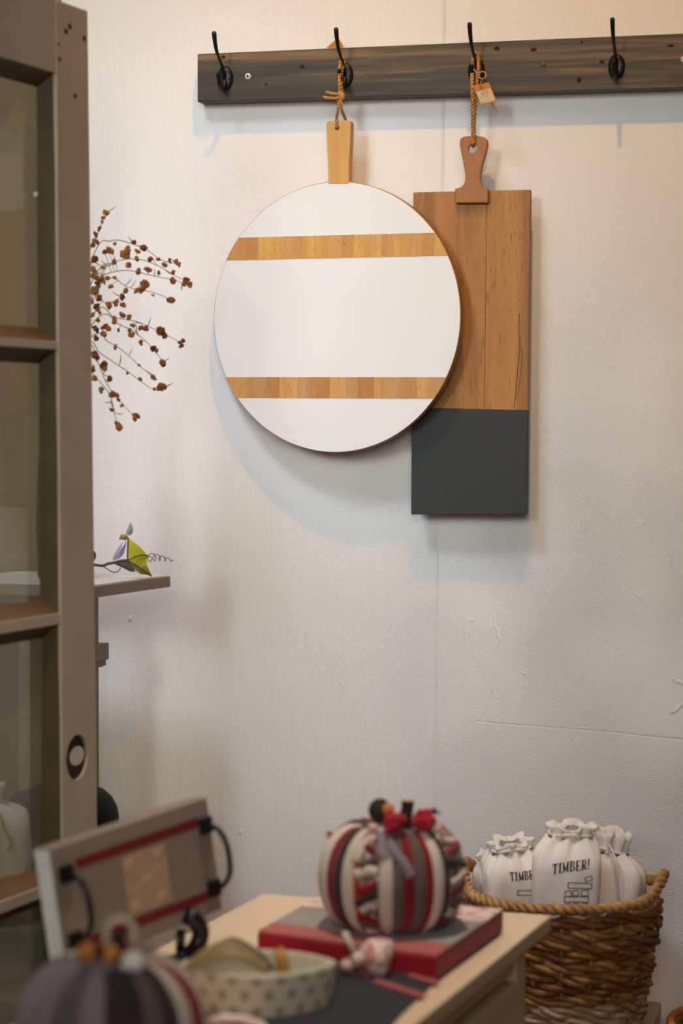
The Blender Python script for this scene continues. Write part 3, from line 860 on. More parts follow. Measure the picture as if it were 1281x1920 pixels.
MB().plan(slab_plan(-0.045, yf, yf + 0.014), 0.002, zs0 - 0.2005).build('pilaster', M['mantel'], mant, bevel=0.001)
MB().plan([(-0.25, yf), (-0.20, yf), (-0.20, yf + 0.022), (-0.25, yf + 0.022)], 0.002, zs0 - 0.2005).build('pilaster', M['mantel'], mant, bevel=0.001)
cp = MB()
cp.plan(slab_plan(-0.08, yc, yf - 0.0003), zcl, zcap)
mid = yc + (yf - yc) * 0.42
prof = [(yc + (yf - yc) * 0.30, zcl), (mid, zcl - 0.004), (yc + (yf - yc) * 0.28, zcl - 0.0085), (yc + (yf - yc) * 0.55, zcl - 0.0105), (yf - 0.0003, zcb)]
for (ya, z1), (yb, z2) in zip(prof, prof[1:]):
    cp.plan(slab_plan(-0.079, min(ya, yb), yf - 0.0003), z2, z1)
cp.build('capital', M['mantel'], mant)

# ------------------------------------------------------------------ dried flowers on the mantel
vb = at(140, 1078, 3.62)
vb = Vector((vb.x, vb.y, zs))
vl = MANT.local(vb)
VF = Frame(MANT.m @ Vector((vl.x, 0.10, zs)), (1, 0, 0), (0, 1, 0))
bq = thing('dried_flower_bouquet', 'spray of rust brown dried flowers on thin olive stems beside the door edge', 'flowers', VF)
dv = VF.o.y
zm = VF.local(at(140, 690, dv)).z
MB().lathe([(0.020, 0.0005), (0.026, 0.01), (0.028, 0.10), (0.024, 0.2), (0.015, zm * 0.7), (0.012, zm - 0.03), (0.016, zm), (0.012, zm - 0.002), (0.010, zm - 0.05)], 20).build('vase', M['vase'], bq, True)
def bp(cx_, cy_, dd=0.0):
    """crop coordinates of the bouquet zoom to local"""
    return VF.local(at(cx_ / 4.175 + 160, cy_ / 4.175 + 380, dv + dd))
sprigs = [
    ([(-60, 900), (20, 420), (80, 280), (135, 150), (165, 70)], [(165, 75, 24), (140, 115, 17), (132, 150, 14), (110, 205, 20), (80, 250, 24), (85, 300, 26), (60, 330, 20)]),
    ([(-60, 900), (60, 420), (200, 300), (330, 310), (480, 370), (600, 450), (740, 480)], [(230, 322, 13), (380, 310, 18), (460, 355, 24), (440, 350, 18), (570, 440, 18), (660, 455, 20), (715, 465, 24), (735, 485, 18)]),
    ([(-60, 900), (60, 600), (220, 470), (400, 440), (560, 490), (700, 570), (840, 640)], [(230, 465, 22), (330, 370, 32), (320, 410, 30), (290, 400, 26), (410, 380, 24), (400, 440, 20), (510, 445, 22), (620, 490, 22), (690, 545, 18), (790, 610, 28), (820, 640, 26), (770, 635, 18)]),
    ([(-60, 900), (40, 640), (160, 560), (330, 530), (520, 570), (690, 605), (790, 640)], [(340, 490, 22), (415, 545, 20), (420, 525, 14), (490, 518, 30), (575, 548, 16), (690, 610, 26), (140, 510, 20), (185, 370, 26), (215, 385, 20), (150, 385, 18)]),
    ([(-60, 900), (60, 720), (200, 590), (330, 660), (520, 700), (680, 760)], [(200, 657, 20), (230, 590, 16), (465, 640, 34), (450, 680, 32), (400, 690, 24), (530, 725, 14), (660, 760, 22), (685, 765, 22), (175, 590, 18)]),
    ([(-60, 900), (60, 760), (150, 780), (250, 760), (330, 660)], [(70, 560, 32), (100, 640, 26), (120, 610, 24), (70, 690, 32), (110, 750, 26), (180, 805, 28), (240, 785, 26), (290, 740, 26), (315, 690, 22), (295, 800, 22), (90, 820, 28)]),
    ([(-60, 900), (80, 850), (230, 900), (400, 930), (560, 1000), (760, 1100)], [(110, 862, 16), (230, 920, 28), (290, 880, 24), (345, 900, 22), (370, 960, 20), (440, 980, 24), (475, 985, 24), (590, 1005, 34), (620, 1040, 24), (755, 1090, 28), (750, 1120, 20)]),
    ([(-60, 900), (100, 900), (260, 950), (390, 1020), (500, 1110), (620, 1260)], [(260, 998, 14), (360, 1035, 24), (350, 1000, 18), (435, 1095, 20), (530, 1140, 26), (560, 1160, 16), (605, 1250, 24), (612, 1270, 18)]),
    ([(-60, 900), (60, 1040), (180, 1090), (280, 1150), (430, 1280), (560, 1390)], [(80, 990, 32), (150, 970, 30), (145, 1030, 24), (180, 985, 22), (85, 1060, 22), (235, 1130, 22), (420, 1272, 12), (530, 1365, 18), (548, 1382, 12)]),
    ([(-60, 900), (20, 1100), (120, 1180), (330, 1320), (530, 1460), (620, 1440)], [(330, 1335, 12), (430, 1382, 16), (590, 1445, 32), (615, 1440, 24), (540, 1460, 14)]),
    ([(-60, 900), (20, 1120), (90, 1230), (170, 1420), (260, 1540), (400, 1690)], [(75, 1190, 30), (95, 1220, 20), (145, 1270, 30), (150, 1300, 20), (190, 1380, 26), (210, 1500, 26), (245, 1510, 22), (260, 1545, 16), (285, 1585, 16), (400, 1665, 28), (390, 1690, 22)]),
    ([(-60, 900), (0, 1200), (60, 1340), (140, 1430), (200, 1520), (230, 1660), (265, 1770)], [(60, 1300, 26), (70, 1375, 22), (125, 1460, 20), (125, 1480, 14), (208, 1620, 20), (250, 1730, 22), (265, 1760, 26)]),
    ([(-60, 900), (20, 560), (60, 470), (150, 500), (230, 480)], [(75, 440, 26), (60, 520, 22), (130, 590, 22), (150, 620, 18), (90, 590, 22), (55, 770, 20), (100, 920, 16), (60, 880, 20)]),
]
bl_m = []
for k in range(3):
    b = MB()
    for i in range(7):
        a = 2 * PI * i / 7 + k
        el = random.uniform(-0.8, 0.9)
        b.ball((0.55 * math.cos(a) * math.cos(el), 0.55 * math.sin(a) * math.cos(el), 0.55 * math.sin(el)), random.uniform(0.34, 0.5), random.uniform(0.3, 0.46), random.uniform(0.3, 0.5), 6, 4)
    b.ball((0, 0, 0), 0.5, n=6, k=4)
    bl_m.append(b.mesh('blossom', M['blossom'] if k < 2 else M['blossom2'], False))
mouth = Vector((0.0, 0.0, zm - 0.03))
for si, (stem, bls) in enumerate(sprigs):
    dd = random.uniform(-0.06, 0.05)
    n_ = len(stem)
    pts = [mouth] + [bp(x, y, dd * min(1, (i + 1) / 3)) for i, (x, y) in enumerate(stem[1:])]
    sp_ = smooth_path(pts, 7)
    s = MB().tube(sp_, [0.0009 - 0.0004 * i / len(sp_) for i in range(len(sp_))], 5)
    side = []
    for (x, y, r) in bls:
        p = bp(x, y, dd + random.uniform(-0.008, 0.008))
        near = min(sp_, key=lambda q: (q - p).length)
        if (near - p).length > 0.003: s.tube([near, near.lerp(p, 0.6) + Vector((0, 0, 0.001)), p], 0.0004, 4)
        side.append((p, r))
    for k in range(3):
        j = random.randrange(len(sp_) // 2, len(sp_) - 1)
        d_ = Vector((random.uniform(-1, 1), random.uniform(-1, 1), random.uniform(-0.6, 1))).normalized()
        s.tube([sp_[j], sp_[j] + d_ * 0.010, sp_[j] + d_ * 0.018 + Vector((0, 0, 0.002))], [0.0006, 0.0009, 0.0002], 4)
    so = s.build('sprig', M['stem'], bq)
    for (p, r) in side:
        o = bpy.data.objects.new('blossom', bl_m[random.randrange(3)]); C.objects.link(o); o.parent = so
        o.location = p; q_ = r / 4.175 * dv / F_PX * 1.30
        o.scale = (q_, q_, q_ * random.uniform(0.75, 1.15)); o.rotation_euler = (random.random() * 6, random.random() * 6, random.random() * 6)

# ------------------------------------------------------------------ leaf ornament on the mantel
lc = at(240, 1078, 3.70)
ll = MANT.local(lc)
LF = Frame(MANT.m @ Vector((ll.x, 0.045, zs)), (1, 0, 0), (0, 1, 0))
lfo = thing('leaf_ornament', 'lime yellow leaf and lilac petals on a curly dark vine, on the mantel', 'ornament', LF)
dl = LF.o.y
def lp(x, y, dd=0.0): return LF.local(at(x / 6.4 + 160, y / 6.4 + 960, dl + dd))
def leaf(name, pts, mat, t=0.0008, center=None, bulge=0.006):
    P = [lp(*p) for p in pts]
    c = sum(P, Vector()) / len(P) + Vector((0, -bulge, 0))
    m = MB(); k = len(P)
    off = Vector((0, t, 0))
    m.add([c] + P, [(0, i + 1, (i + 1) % k + 1) for i in range(k)])
    m.add([c + off] + [p + off for p in P], [(0, (i + 1) % k + 1, i + 1) for i in range(k)])
    m.grid([P, [p + off for p in P]], wrap=True)
    return m.build(name, mat, lfo)
lf = leaf('leaf', [(520, 310), (585, 365), (650, 410), (700, 465), (752, 525), (735, 575), (742, 630), (690, 660), (610, 650), (545, 600), (505, 575), (510, 440)], M['lime'])
leaf('leaf_fold', [(505, 578), (560, 600), (640, 640), (735, 640), (765, 690), (800, 772, -0.004), (745, 755), (660, 745), (600, 700), (550, 640)], M['olive'], bulge=0.003)
leaf('dark_leaf', [(330, 590), (420, 580), (520, 590), (570, 640), (600, 720), (540, 715), (440, 665), (360, 630)], M['vine'], bulge=0.002)
leaf('petal', [(325, 580), (350, 500), (400, 420), (460, 350), (500, 345), (480, 430), (460, 500), (410, 560)], M['lilac'])
leaf('petal', [(480, 270), (500, 210), (542, 125), (575, 190), (568, 255), (530, 285)], M['silver'])
leaf('petal', [(400, 330), (430, 265), (480, 270), (520, 300), (490, 340), (440, 330)], M['olive'], bulge=0.003)
v = MB()
v.tube(smooth_path([lp(20, 640), lp(110, 635), (lp(210, 645)), lp(270, 622), lp(340, 610), lp(430, 585), lp(520, 580)], 5), 0.0022, 6)
v.tube(smooth_path([lp(215, 650), lp(270, 690), lp(330, 722), lp(390, 715), lp(425, 670)], 5), 0.0009, 5)
v.tube(smooth_path([lp(70, 470), lp(105, 490), lp(112, 535), lp(90, 580), lp(60, 590)], 5), 0.0022, 6)
v.tube(smooth_path([lp(515, 310), lp(510, 450), lp(508, 580)], 4), 0.0014, 5)
v.tube(smooth_path([lp(520, 575, -0.007), lp(600, 535, -0.008), lp(690, 515, -0.006), lp(752, 525)], 4), 0.0008, 5)
v.tube(smooth_path([lp(505, 578, -0.004), lp(620, 650, -0.006), lp(720, 710, -0.006), lp(800, 772, -0.004)], 4), 0.0012, 5)
v.build('vine', M['vine'], lfo, True)
tn = [lp(750, 525)]
for i in range(60):
    t = i / 59
    cx_ = 760 + 300 * t ** 1.1; am = 40 * (1 - t) + 12
    tn.append(lp(cx_ + am * 0.7 * math.cos(t * 30), 545 + 50 * t - 18 * math.sin(t * 3) + am * math.sin(t * 30), 0.004 * math.cos(t * 30)))
MB().tube(smooth_path(tn, 2), 0.0007, 5).build('tendril', M['vine'], lfo, True)

# ------------------------------------------------------------------ black floor vase behind the door edge
vc = at(200, 1500, 3.62)
fv = thing('black_floor_vase', 'black round-shouldered floor vase half hidden by the door edge', 'vase', Frame(Vector((-0.452, 3.62, 0)), (1, 0, 0), (0, 1, 0)))
vt = at(190, 1477, 3.62).z; vs_ = at(220, 1530, 3.62).z
vr = abs(at(220.5, 1540, 3.62).x + 0.452)
MB().lathe([(0.07, 0.001), (0.085, 0.01), (vr * 0.96, 0.3), (vr, vs_ - 0.05), (vr, vs_ - 0.005), (vr * 0.97, vs_ + 0.010), (vr * 0.88, vs_ + 0.026), (vr * 0.75, vs_ + 0.037), (vr * 0.55, vt - 0.004), (vr * 0.42, vt), (vr * 0.38, vt - 0.02)], 36).build('body', M['black_gloss'], fv, True)

# ------------------------------------------------------------------ table
ZT = 0.78
TA = math.radians(20.0)
tc = on_level(1034, 1716, ZT)
TF = yaw_frame(Vector((tc.x, tc.y, 0)), TA * 1.0)   # x along the far short end to the right, y away
# local: far right corner at the origin, table spans x -TW..0, y -TLn..0
TW, TLn = 0.445, 1.25
table = thing('drawer_table', 'blond wooden table with drawers under its overhanging top, in front of the wall', 'table', TF)
# short far end runs left and away: turn the frame the other way
TF = Frame(TF.o, (math.cos(TA), -math.sin(TA), 0), (math.sin(TA), math.cos(TA), 0))
table.matrix_world = TF.m
MB().box(-TW, 0, -TLn, 0, ZT - 0.024, ZT).build('table_top', M['table'], table, bevel=0.003)
ov = 0.030
LG = 0.045
for (x, y) in ((-ov - LG, -ov - LG), (-TW + ov, -ov - LG), (-ov - LG, -TLn + ov), (-TW + ov, -TLn + ov)):
    MB().box(x, x + LG, y, y + LG, 0.001, ZT - 0.0245).build('leg', M['table'], table, bevel=0.002)
ZA = ZT - 0.0245
ya, yb = -TLn + ov + LG + 0.0006, -ov - LG - 0.0006
MB().box(-ov - 0.024, -ov - 0.006, ya, yb, ZA - 0.045, ZA).build('front_rail', M['table'], table, bevel=0.001)
MB().box(-ov - 0.024, -ov - 0.006, ya, yb, ZA - 0.20, ZA - 0.175).build('front_rail', M['table'], table, bevel=0.001)
MB().box(-TW + ov + 0.006, -TW + ov + 0.024, ya, yb, ZA - 0.20, ZA).build('back_panel', M['table'], table, bevel=0.001)
for y in (-ov - 0.024, -TLn + ov + 0.006):
    MB().box(-TW + ov + LG + 0.0006, -ov - LG - 0.0006, y, y + 0.018, ZA - 0.20, ZA).build('end_panel', M['table'], table, bevel=0.001)
ym = (ya + yb) / 2
MB().box(-TW + ov + 0.03, -ov - 0.026, ya, yb, ZA - 0.19, ZA - 0.18).build('bottom_board', M['table'], table)
for (y0, y1) in ((ya + 0.004, ym - 0.004), (ym + 0.004, yb - 0.004)):
    dr = MB().box(-ov - 0.016, -ov + 0.003, y0, y1, ZA - 0.171, ZA - 0.055).build('drawer', M['table'], table, bevel=0.002)
    k = MB().lathe([(0.006, 0), (0.006, 0.012), (0.014, 0.018), (0.016, 0.026), (0.010, 0.033), (0.001, 0.034)], 16)
    yk = (y0 + y1) / 2; zk = ZA - 0.113
    k.v = [(v[2] - ov + 0.0032, v[0] + yk, v[1] + zk) for v in k.v]
    k.build('knob', M['iron'], dr, True)

def tl(px, py, z=0.0):
    """pixel on the level plane z above the table top, in table coordinates"""
    return TF.local(on_level(px, py, ZT + z))

# ------------------------------------------------------------------ black cloth, folded textile
o = Frame(TF.o + Vector((0, 0, ZT)), TF.x, TF.y)
bcl = thing('black_table_cloth', 'flat black cloth lying on the table under the spotted dish', 'cloth', o)
ps = [tl(560, 1800), tl(905, 1760), tl(752, 1905), tl(600, 2080), tl(330, 2080)]
MB().plan([(p.x, p.y) for p in reversed(ps)], 0.0006, 0.0030).build('cloth', M['black_cloth'], bcl)
FT = 0.036
ft = thing('folded_table_runner', 'folded grey and red striped table runner beneath the striped pumpkin', 'textile', o)
fl, nl, nr, fr = tl(598, 1679, FT), tl(483, 1744, FT), tl(884, 1796, FT), tl(988, 1706, FT)
nr.x = min(nr.x, -0.035); fr.x = min(fr.x, -0.032)
def runner(s, t): return fl.lerp(fr, s).lerp(nl.lerp(nr, s), t)     # t from the far edge to the near edge
bands = [(0.0, 0.30, 'pink_print'), (0.30, 0.78, 'rt_gray'), (0.78, 1.0, 'rt_salmon')]  # the near top band is a paler red than the front fold
def fold(name, z0, z1, t0, t1, mat, s0=0.0, s1=1.0, par=ft, bev=0.002):
    m = MB()
    P = [runner(s, t) for s, t in ((s0, t0), (s1, t0), (s1, t1), (s0, t1))]
    m.hexa([(p.x, p.y, z0) for p in P] + [(p.x, p.y, z1) for p in P])
    return m.build(name, mat, par, bevel=bev)
for (t0, t1, mt) in bands:
    fold('stripe', FT - 0.004, FT, t0, t1, M[mt])
fold('red_fold', 0.0065, FT - 0.0042, 0.0, 1.005, M['rt_red'])
fold('dark_fold', 0.0032, 0.0062, 0.0, 1.015, M['rt_dark'])
# striped tails under the bow
for (pts, mt, w) in (([(742, 1818), (790, 1834), (822, 1842)], 'rt_salmon', 0.005), ([(706, 1838), (750, 1852), (795, 1866)], 'rt_salmon', 0.008)):
    P = [tl(x, y, 0.006) for x, y in pts]
    m = MB(); rows = []
    for p in smooth_path(P, 4):
        rows.append([(p.x - w * 0.3, p.y - w, 0.0045), (p.x, p.y, 0.0075), (p.x + w * 0.3, p.y + w, 0.0045)])
    m.slab(rows, 0.002); m.build('tail', M[mt], ft, True)
# cloth bow at the front fold
bow = thing('cloth_bow', 'pink and cream printed cloth bow tied on the front of the folded runner', 'bow', o)
dbow = TF.o.y
bd_ = (on_level(690, 1790, ZT + 0.02)).y - 0.012
def bwp(px, py, dd=0.0): return o.local(at(px, py, bd_ + dd))
def sheet(name, rows, mat, par, t=0.0025):
    return MB().slab([[bwp(*p) for p in r] for r in rows], t).build(name, mat, par, True)
sheet('loop', [[(668, 1786, 0), (690, 1762, -0.004), (715, 1758, -0.008), (737, 1764, -0.004)], [(668, 1796, -0.012), (692, 1790, -0.026), (718, 1788, -0.028), (735, 1792, -0.016)], [(672, 1806, -0.014), (694, 1812, -0.028), (716, 1816, -0.028), (730, 1820, -0.016)], [(680, 1818, -0.006), (696, 1834, -0.012), (714, 1842, -0.012), (724, 1840, -0.008)]], M['pink_print'], bow)
sheet('loop', [[(668, 1796, 0), (655, 1792, -0.006), (640, 1800, 0)], [(666, 1808, -0.01), (652, 1810, -0.018), (638, 1814, -0.008)], [(668, 1818, -0.008), (654, 1826, -0.012), (640, 1826, -0.006)]], M['pink_print'], bow)
sheet('tail', [[(640, 1748, -0.003), (652, 1746, -0.003)], [(648, 1766, -0.008), (660, 1764, -0.008)], [(660, 1786, -0.010), (674, 1784, -0.010)]], M['knit_cream'], bow)
sheet('tail', [[(670, 1812, -0.008), (684, 1810, -0.008)], [(684, 1832, -0.014), (700, 1828, -0.014)], [(705, 1846, -0.016), (722, 1838, -0.016)]], M['rt_salmon'], bow)
p = bwp(672, 1799, -0.016)
MB().ball(p, 0.010, 0.008, 0.009, 10, 8).build('knot', M['pink_print'], bow, True)

# ------------------------------------------------------------------ fabric pumpkins
EXPO = 0.6
def pumpkin_point(R_, H_, lobes, phi, th, d=0.0):
    """phi: longitude from the viewer's side; th -90..90 deg"""
    c, s = math.cos(th), math.sin(th)
    lob = 1 - 0.055 * (1 - abs(math.cos(lobes * phi / 2)) ** 0.6) * (c ** 0.6)
    r = (R_ * (max(c, 0) ** EXPO) + d * c) * lob
    z = H_ * math.copysign(abs(s) ** 0.92, s) + d * s
    if s > 0: z -= 0.20 * H_ * math.exp(-(r / (0.36 * R_)) ** 2)
    z = max(z, -H_ * 0.93)
    return Vector((r * math.sin(phi), -r * math.cos(phi), z + H_ * 0.93))
def pumpkin(name, label, frame, R_, H_, lobes, panels, core, group):
    t = thing(name, label, 'pumpkin', frame, group)
    rows = []
    for i in range(25):
        th = math.radians(-90 + 180 * i / 24)
        rows.append([pumpkin_point(R_, H_, lobes, 2 * PI * j / 72, th, -0.001) for j in range(72)])
    MB().grid(rows, wrap=True).build('body', core, t, True)
    for (a0, a1, mt) in panels:
        n = max(3, int((a1 - a0) / 3) + 1); rows = []
        for i in range(27):
            th = math.radians(-76 + 152 * i / 26); r = []
            for j in range(n + 1):
                f = j / n; e = math.sin(PI * f) ** 0.5 if 0 < f < 1 else 0
                e2 = min(1, (min(i, 26 - i)) / 2)
                r.append(pumpkin_point(R_, H_, lobes, math.radians(a0 + (a1 - a0) * f), th, -0.0012 + 0.0042 * e * e2))
            rows.append(r)
        MB().grid(rows).build('panel', M[mt], t, True)
    return t
def facing(p):
    a = -math.atan2(p.x, p.y)
    return yaw_frame(p, a)
zp = ZT + FT
pc_ = at(735, 1650, 3.0); pc_ = Vector((pc_.x, pc_.y, zp + 0.0006))
PF = facing(pc_)
sidep = [(-90, -66, 'knit_cream'), (-66, -54, 'knit_red'), (-54, -44, 'knit_dark'), (-44, -32, 'knit_cream'), (-32, -27, 'knit_orange'), (-27, -11, 'knit_pattern'), (-11, 1, 'knit_cream'), (1, 10, 'knit_gray'), (10, 19, 'knit_red'), (19, 29, 'knit_gray'), (29, 35, 'knit_red'), (35, 47, 'knit_cream'), (47, 52, 'knit_dark'), (52, 90, 'knit_pattern')]
back = [(90, 104, 'knit_red'), (104, 122, 'knit_gray'), (122, 138, 'knit_cream'), (138, 160, 'knit_pattern'), (160, 176, 'knit_red'), (176, 196, 'knit_gray'), (196, 214, 'knit_cream'), (214, 228, 'knit_red'), (228, 250, 'knit_dark'), (250, 270, 'knit_gray')]
RP, HP = 0.0965, 0.0735
pk = pumpkin('striped_pumpkin', 'red, cream and charcoal striped knit pumpkin standing on the folded runner', PF, RP, HP, 9, sidep + back, M['knit_dark'], 'fabric pumpkins on the table')
def pp(cx_, cy_, dd=0.0):
    return PF.local(at(cx_ / 3.768 + 560, cy_ / 3.768 + 1480, pc_.y + dd))
a, b = pp(752, 205), pp(772, 82)
sm = MB().tube(smooth_path([a - Vector((0, 0, 0.012)), a, a.lerp(b, 0.5) + Vector((0.001, 0, 0)), b], 4), [0.0095, 0.009, 0.0088, 0.0088, 0.0085, 0.0085, 0.0085, 0.0084, 0.0084, 0.0084, 0.0086, 0.0088, 0.009], 10)
sm_o = sm.build('stem', M['dark_bark'], pk, True)
MB().tube([b + Vector((0, 0, -0.0006)), b + Vector((0, 0, 0.0012))], 0.0080, 10).build('cut_end', M['tan_cut'], sm_o)
c0 = pp(575, 150, -0.02)
ac = MB().ball(c0, 0.0155, 0.0155, 0.0165, 12, 8).build('acorn', M['dark_bark'], pk, True)
MB().ball(c0 + Vector((0.009, -0.004, 0.003)), 0.0105, 0.0125, 0.0085, 12, 8).build('acorn_cap', M['orange_bark'], ac, True)
def pom(cx_, cy_, rr, dd, n=16, mat='pom_red', nm='yarn_flower'):
    m = MB()
    c = pp(cx_, cy_, dd)
    for i in range(n):
        d_ = Vector((random.gauss(0, 1), random.gauss(0, 1), random.gauss(0, 1))).normalized()
        m.ball(c + d_ * rr * 0.6, rr * random.uniform(0.35, 0.5), rr * 0.42, rr * random.uniform(0.35, 0.5), 7, 5)
    return m.build(nm, M[mat], pk, True)
pom(675, 225, 0.0165, -0.045); pom(640, 255, 0.011, -0.055, 10); pom(885, 215, 0.0165, -0.03); pom(920, 240, 0.012, -0.035, 10)
pom(520, 285, 0.009, -0.06, 8, 'pink_print', 'pink_tuft'); pom(975, 260, 0.010, -0.03, 8, 'pink_print', 'pink_tuft'); pom(228, 318, 0.007, 0.01, 8, 'rt_salmon', 'pink_tuft')
m = MB()
m.tube(smooth_path([pp(930, 215, -0.02), pp(945, 165, -0.02), pp(960, 150, -0.02), pp(985, 165, -0.02), pp(1005, 172, -0.02)], 4), 0.0016, 6)
m.ball(pp(955, 155, -0.02), 0.0045, n=8)
m.build('twig', M['dark_bark'], pk, True)
def ribbon(pts, w, mat, nm='ribbon', par=None, fr=None, off=0.0045):
    """a strip lying on the pumpkin's skin; pts are (longitude, latitude) degrees"""
    P = [pumpkin_point(RP, HP, 9, math.radians(a), math.radians(b), off) for a, b in pts]
    P = smooth_path(P, 5); rows = []
    for i, p in enumerate(P):
        t = (P[min(i + 1, len(P) - 1)] - P[max(i - 1, 0)]).normalized()
        out = Vector((p.x, p.y, (p.z - HP) * 0.8)).normalized()
        s = t.cross(out).normalized() * w
        rows.append([p - s - out * 0.001, p + out * 0.001, p + s - out * 0.001])
    return MB().slab(rows, 0.0014).build(nm, mat, pk, True)
ribbon([(-6, 66), (-3, 50), (2, 36), (10, 22), (15, 10)], 0.0065, M['knit_lilac'])
ribbon([(-8, 66), (-10, 52), (-10, 40), (-7, 28)], 0.0085, M['knit_lilac'])
ribbon([(-10, 66), (-20, 52), (-28, 36), (-30, 24)], 0.007, M['knit_cream'])
rp = random.Random(5)
for (a0, a1, b0) in ((-27, -11, 34), (52, 76, 42)):
    cyc = ['knit_cream', 'knit_red', 'knit_dark', 'knit_cream', 'knit_red', 'knit_gray']
    b = b0; k = rp.randrange(6)
    while b > -56:
        st = rp.uniform(9, 14); sl = rp.choice((-1, 1)) * rp.uniform(2, 6)
        ea, eb = rp.uniform(-3, 2), rp.uniform(-2, 4)
        ribbon([(a0 + ea, b + sl), ((a0 + a1) / 2, b + rp.uniform(-2, 3)), (a1 + eb, b - sl)], 0.0052 + rp.uniform(-0.0008, 0.0018), M[cyc[k % 6]], 'yarn_patch', off=0.0046)
        b -= st; k += 1

# the near mauve-grey pumpkin
R2, H2 = 0.0985, 0.080
EXPO = 0.80
p2 = at(208, 1925, 2.35); p2 = Vector((p2.x, p2.y, ZT + 0.0008))
PF2 = facing(p2)
pan2 = [(-92, -64, 'knit_lilac'), (-64, -40, 'knit_lilac'), (-40, -22, 'knit_lilac_dark'), (-22, -4, 'knit_lilac'), (-4, 22, 'knit_dark'), (22, 34, 'knit_gray'), (34, 48, 'knit_dark'), (48, 64, 'knit_cream'), (64, 76, 'knit_red'), (76, 92, 'knit_cream'), (92, 120, 'knit_lilac'), (120, 150, 'knit_gray'), (150, 180, 'knit_red'), (180, 212, 'knit_lilac'), (212, 240, 'knit_cream'), (240, 268, 'knit_lilac_dark')]
RPs, HPs = RP, HP
pk2 = pumpkin('mauve_grey_pumpkin', 'mauve grey knit pumpkin with a red and cream side, nearest on the table', PF2, R2, H2, 9, pan2, M['knit_lilac_dark'], 'fabric pumpkins on the table')
def p2p(px, py, dd=0.0): return PF2.local(at(px, py, p2.y + dd))
for (px, py, r, mt) in ((164, 1786, 0.011, 'orange_bark'), (208, 1790, 0.010, 'orange_bark'), (184, 1784, 0.008, 'dark_bark')):
    MB().ball(p2p(px, py, -0.02), r, r, r, 10, 8).build('acorn', M[mt], pk2, True)
MB().tube(smooth_path([p2p(222, 1806), p2p(224, 1775), p2p(220, 1745)], 5), [0.008] * 10 + [0.007], 8).build('stem', M['dark_bark'], pk2, True)
rows = []
for i in range(15):
    a = math.radians(-215 + 250 * i / 14)
    c1, c2 = (226 + 34 * math.cos(a), 1752 + 36 * math.sin(a)), (226 + 20 * math.cos(a), 1752 + 21 * math.sin(a))
    rows.append([p2p(c1[0], c1[1], -0.035 - 0.01 * math.sin(a)), p2p((c1[0] + c2[0]) / 2, (c1[1] + c2[1]) / 2, -0.042), p2p(c2[0], c2[1], -0.025)])
MB().slab(rows, 0.0012).build('ribbon_loop', M['knit_cream'], pk2, True)
m = MB()
for i in range(9):
    c = p2p(248 + random.uniform(-14, 14), 1800 + random.uniform(-12, 10), -0.055 + random.uniform(-0.006, 0.006))
    m.ball(c, 0.008, 0.007, 0.006, 7, 5)
m.build('ribbon_knot', M['cord'], pk2, True)

# ------------------------------------------------------------------ tray on its black stand
pTL, pTR, pBL, pBR = at(85, 1598, 2.74), at(381, 1496, 2.95), at(133, 1814, 2.76), at(424, 1703, 2.97)
ctr = (pTL + pTR + pBL + pBR) / 4
ex = ((pTR - pTL) + (pBR - pBL)).normalized()
ez = ((pTL - pBL) + (pTR - pBR)); ez = (ez - ex * ez.dot(ex)).normalized()
ey = ez.cross(ex)
TRF = Frame(ctr, ex, ey, ez)
tw_ = ((pTR - pTL).length + (pBR - pBL).length) / 2; th_ = ((pTL - pBL).length + (pTR - pBR).length) / 2
tray = thing('serving_tray', 'grey wooden tray with red stripes and dark metal handles propped up on the table', 'tray', TRF)
tk = 0.030
b = MB().box(-tw_ / 2, tw_ / 2, 0, tk, -th_ / 2, th_ / 2)
b.mi = [1, 0, 0, 0, 0, 0]
b.build('board', [M['tray'], M['tray_edge']], tray, bevel=0.0015, label='grey board with window light painted on one end')
for (za, zb_, xa, xb) in ((0.355, 0.275, -0.36, 0.42), (-0.295, -0.375, -0.38, 0.42)):
    MB().box(xa * tw_, xb * tw_, -0.0006, 0.0002, zb_ * th_, za * th_).build('red_stripe', M['red_print'], tray)
pr = MB().box(-0.09 * tw_, 0.185 * tw_, -0.0006, 0.0002, -0.27 * th_, 0.24 * th_).build('printed_square', M['tan_print'], tray, label='faded tan printed square')
pd = MB()
for (sx, sz) in ((-0.045, 0.17), (0.13, 0.17), (0.13, -0.19), (-0.045, -0.19), (0.045, -0.01)):
    pd.ball((sx * tw_, -0.0006, sz * th_), 0.009, 0.0005, 0.006, 12, 4)
pd.build('print_mark', M['tan_print2'], pr)
for sx in (-0.435, 0.455):
    hx_ = sx * tw_
    h = MB()
    h.tube(smooth_path([(hx_, -0.004, 0.27 * th_), (hx_, -0.024, 0.245 * th_), (hx_, -0.036, 0.12 * th_), (hx_, -0.038, -0.05 * th_), (hx_, -0.034, -0.16 * th_), (hx_, -0.020, -0.26 * th_), (hx_, -0.004, -0.285 * th_)], 6), 0.0036, 8)
    ho = h.build('handle', M['iron'], tray, True)
    for sz in (0.27, -0.285):
        MB().box(hx_ - 0.011, hx_ + 0.011, -0.007, -0.0004, sz * th_ - 0.011, sz * th_ + 0.011).build('bracket', M['iron'], ho, bevel=0.002)
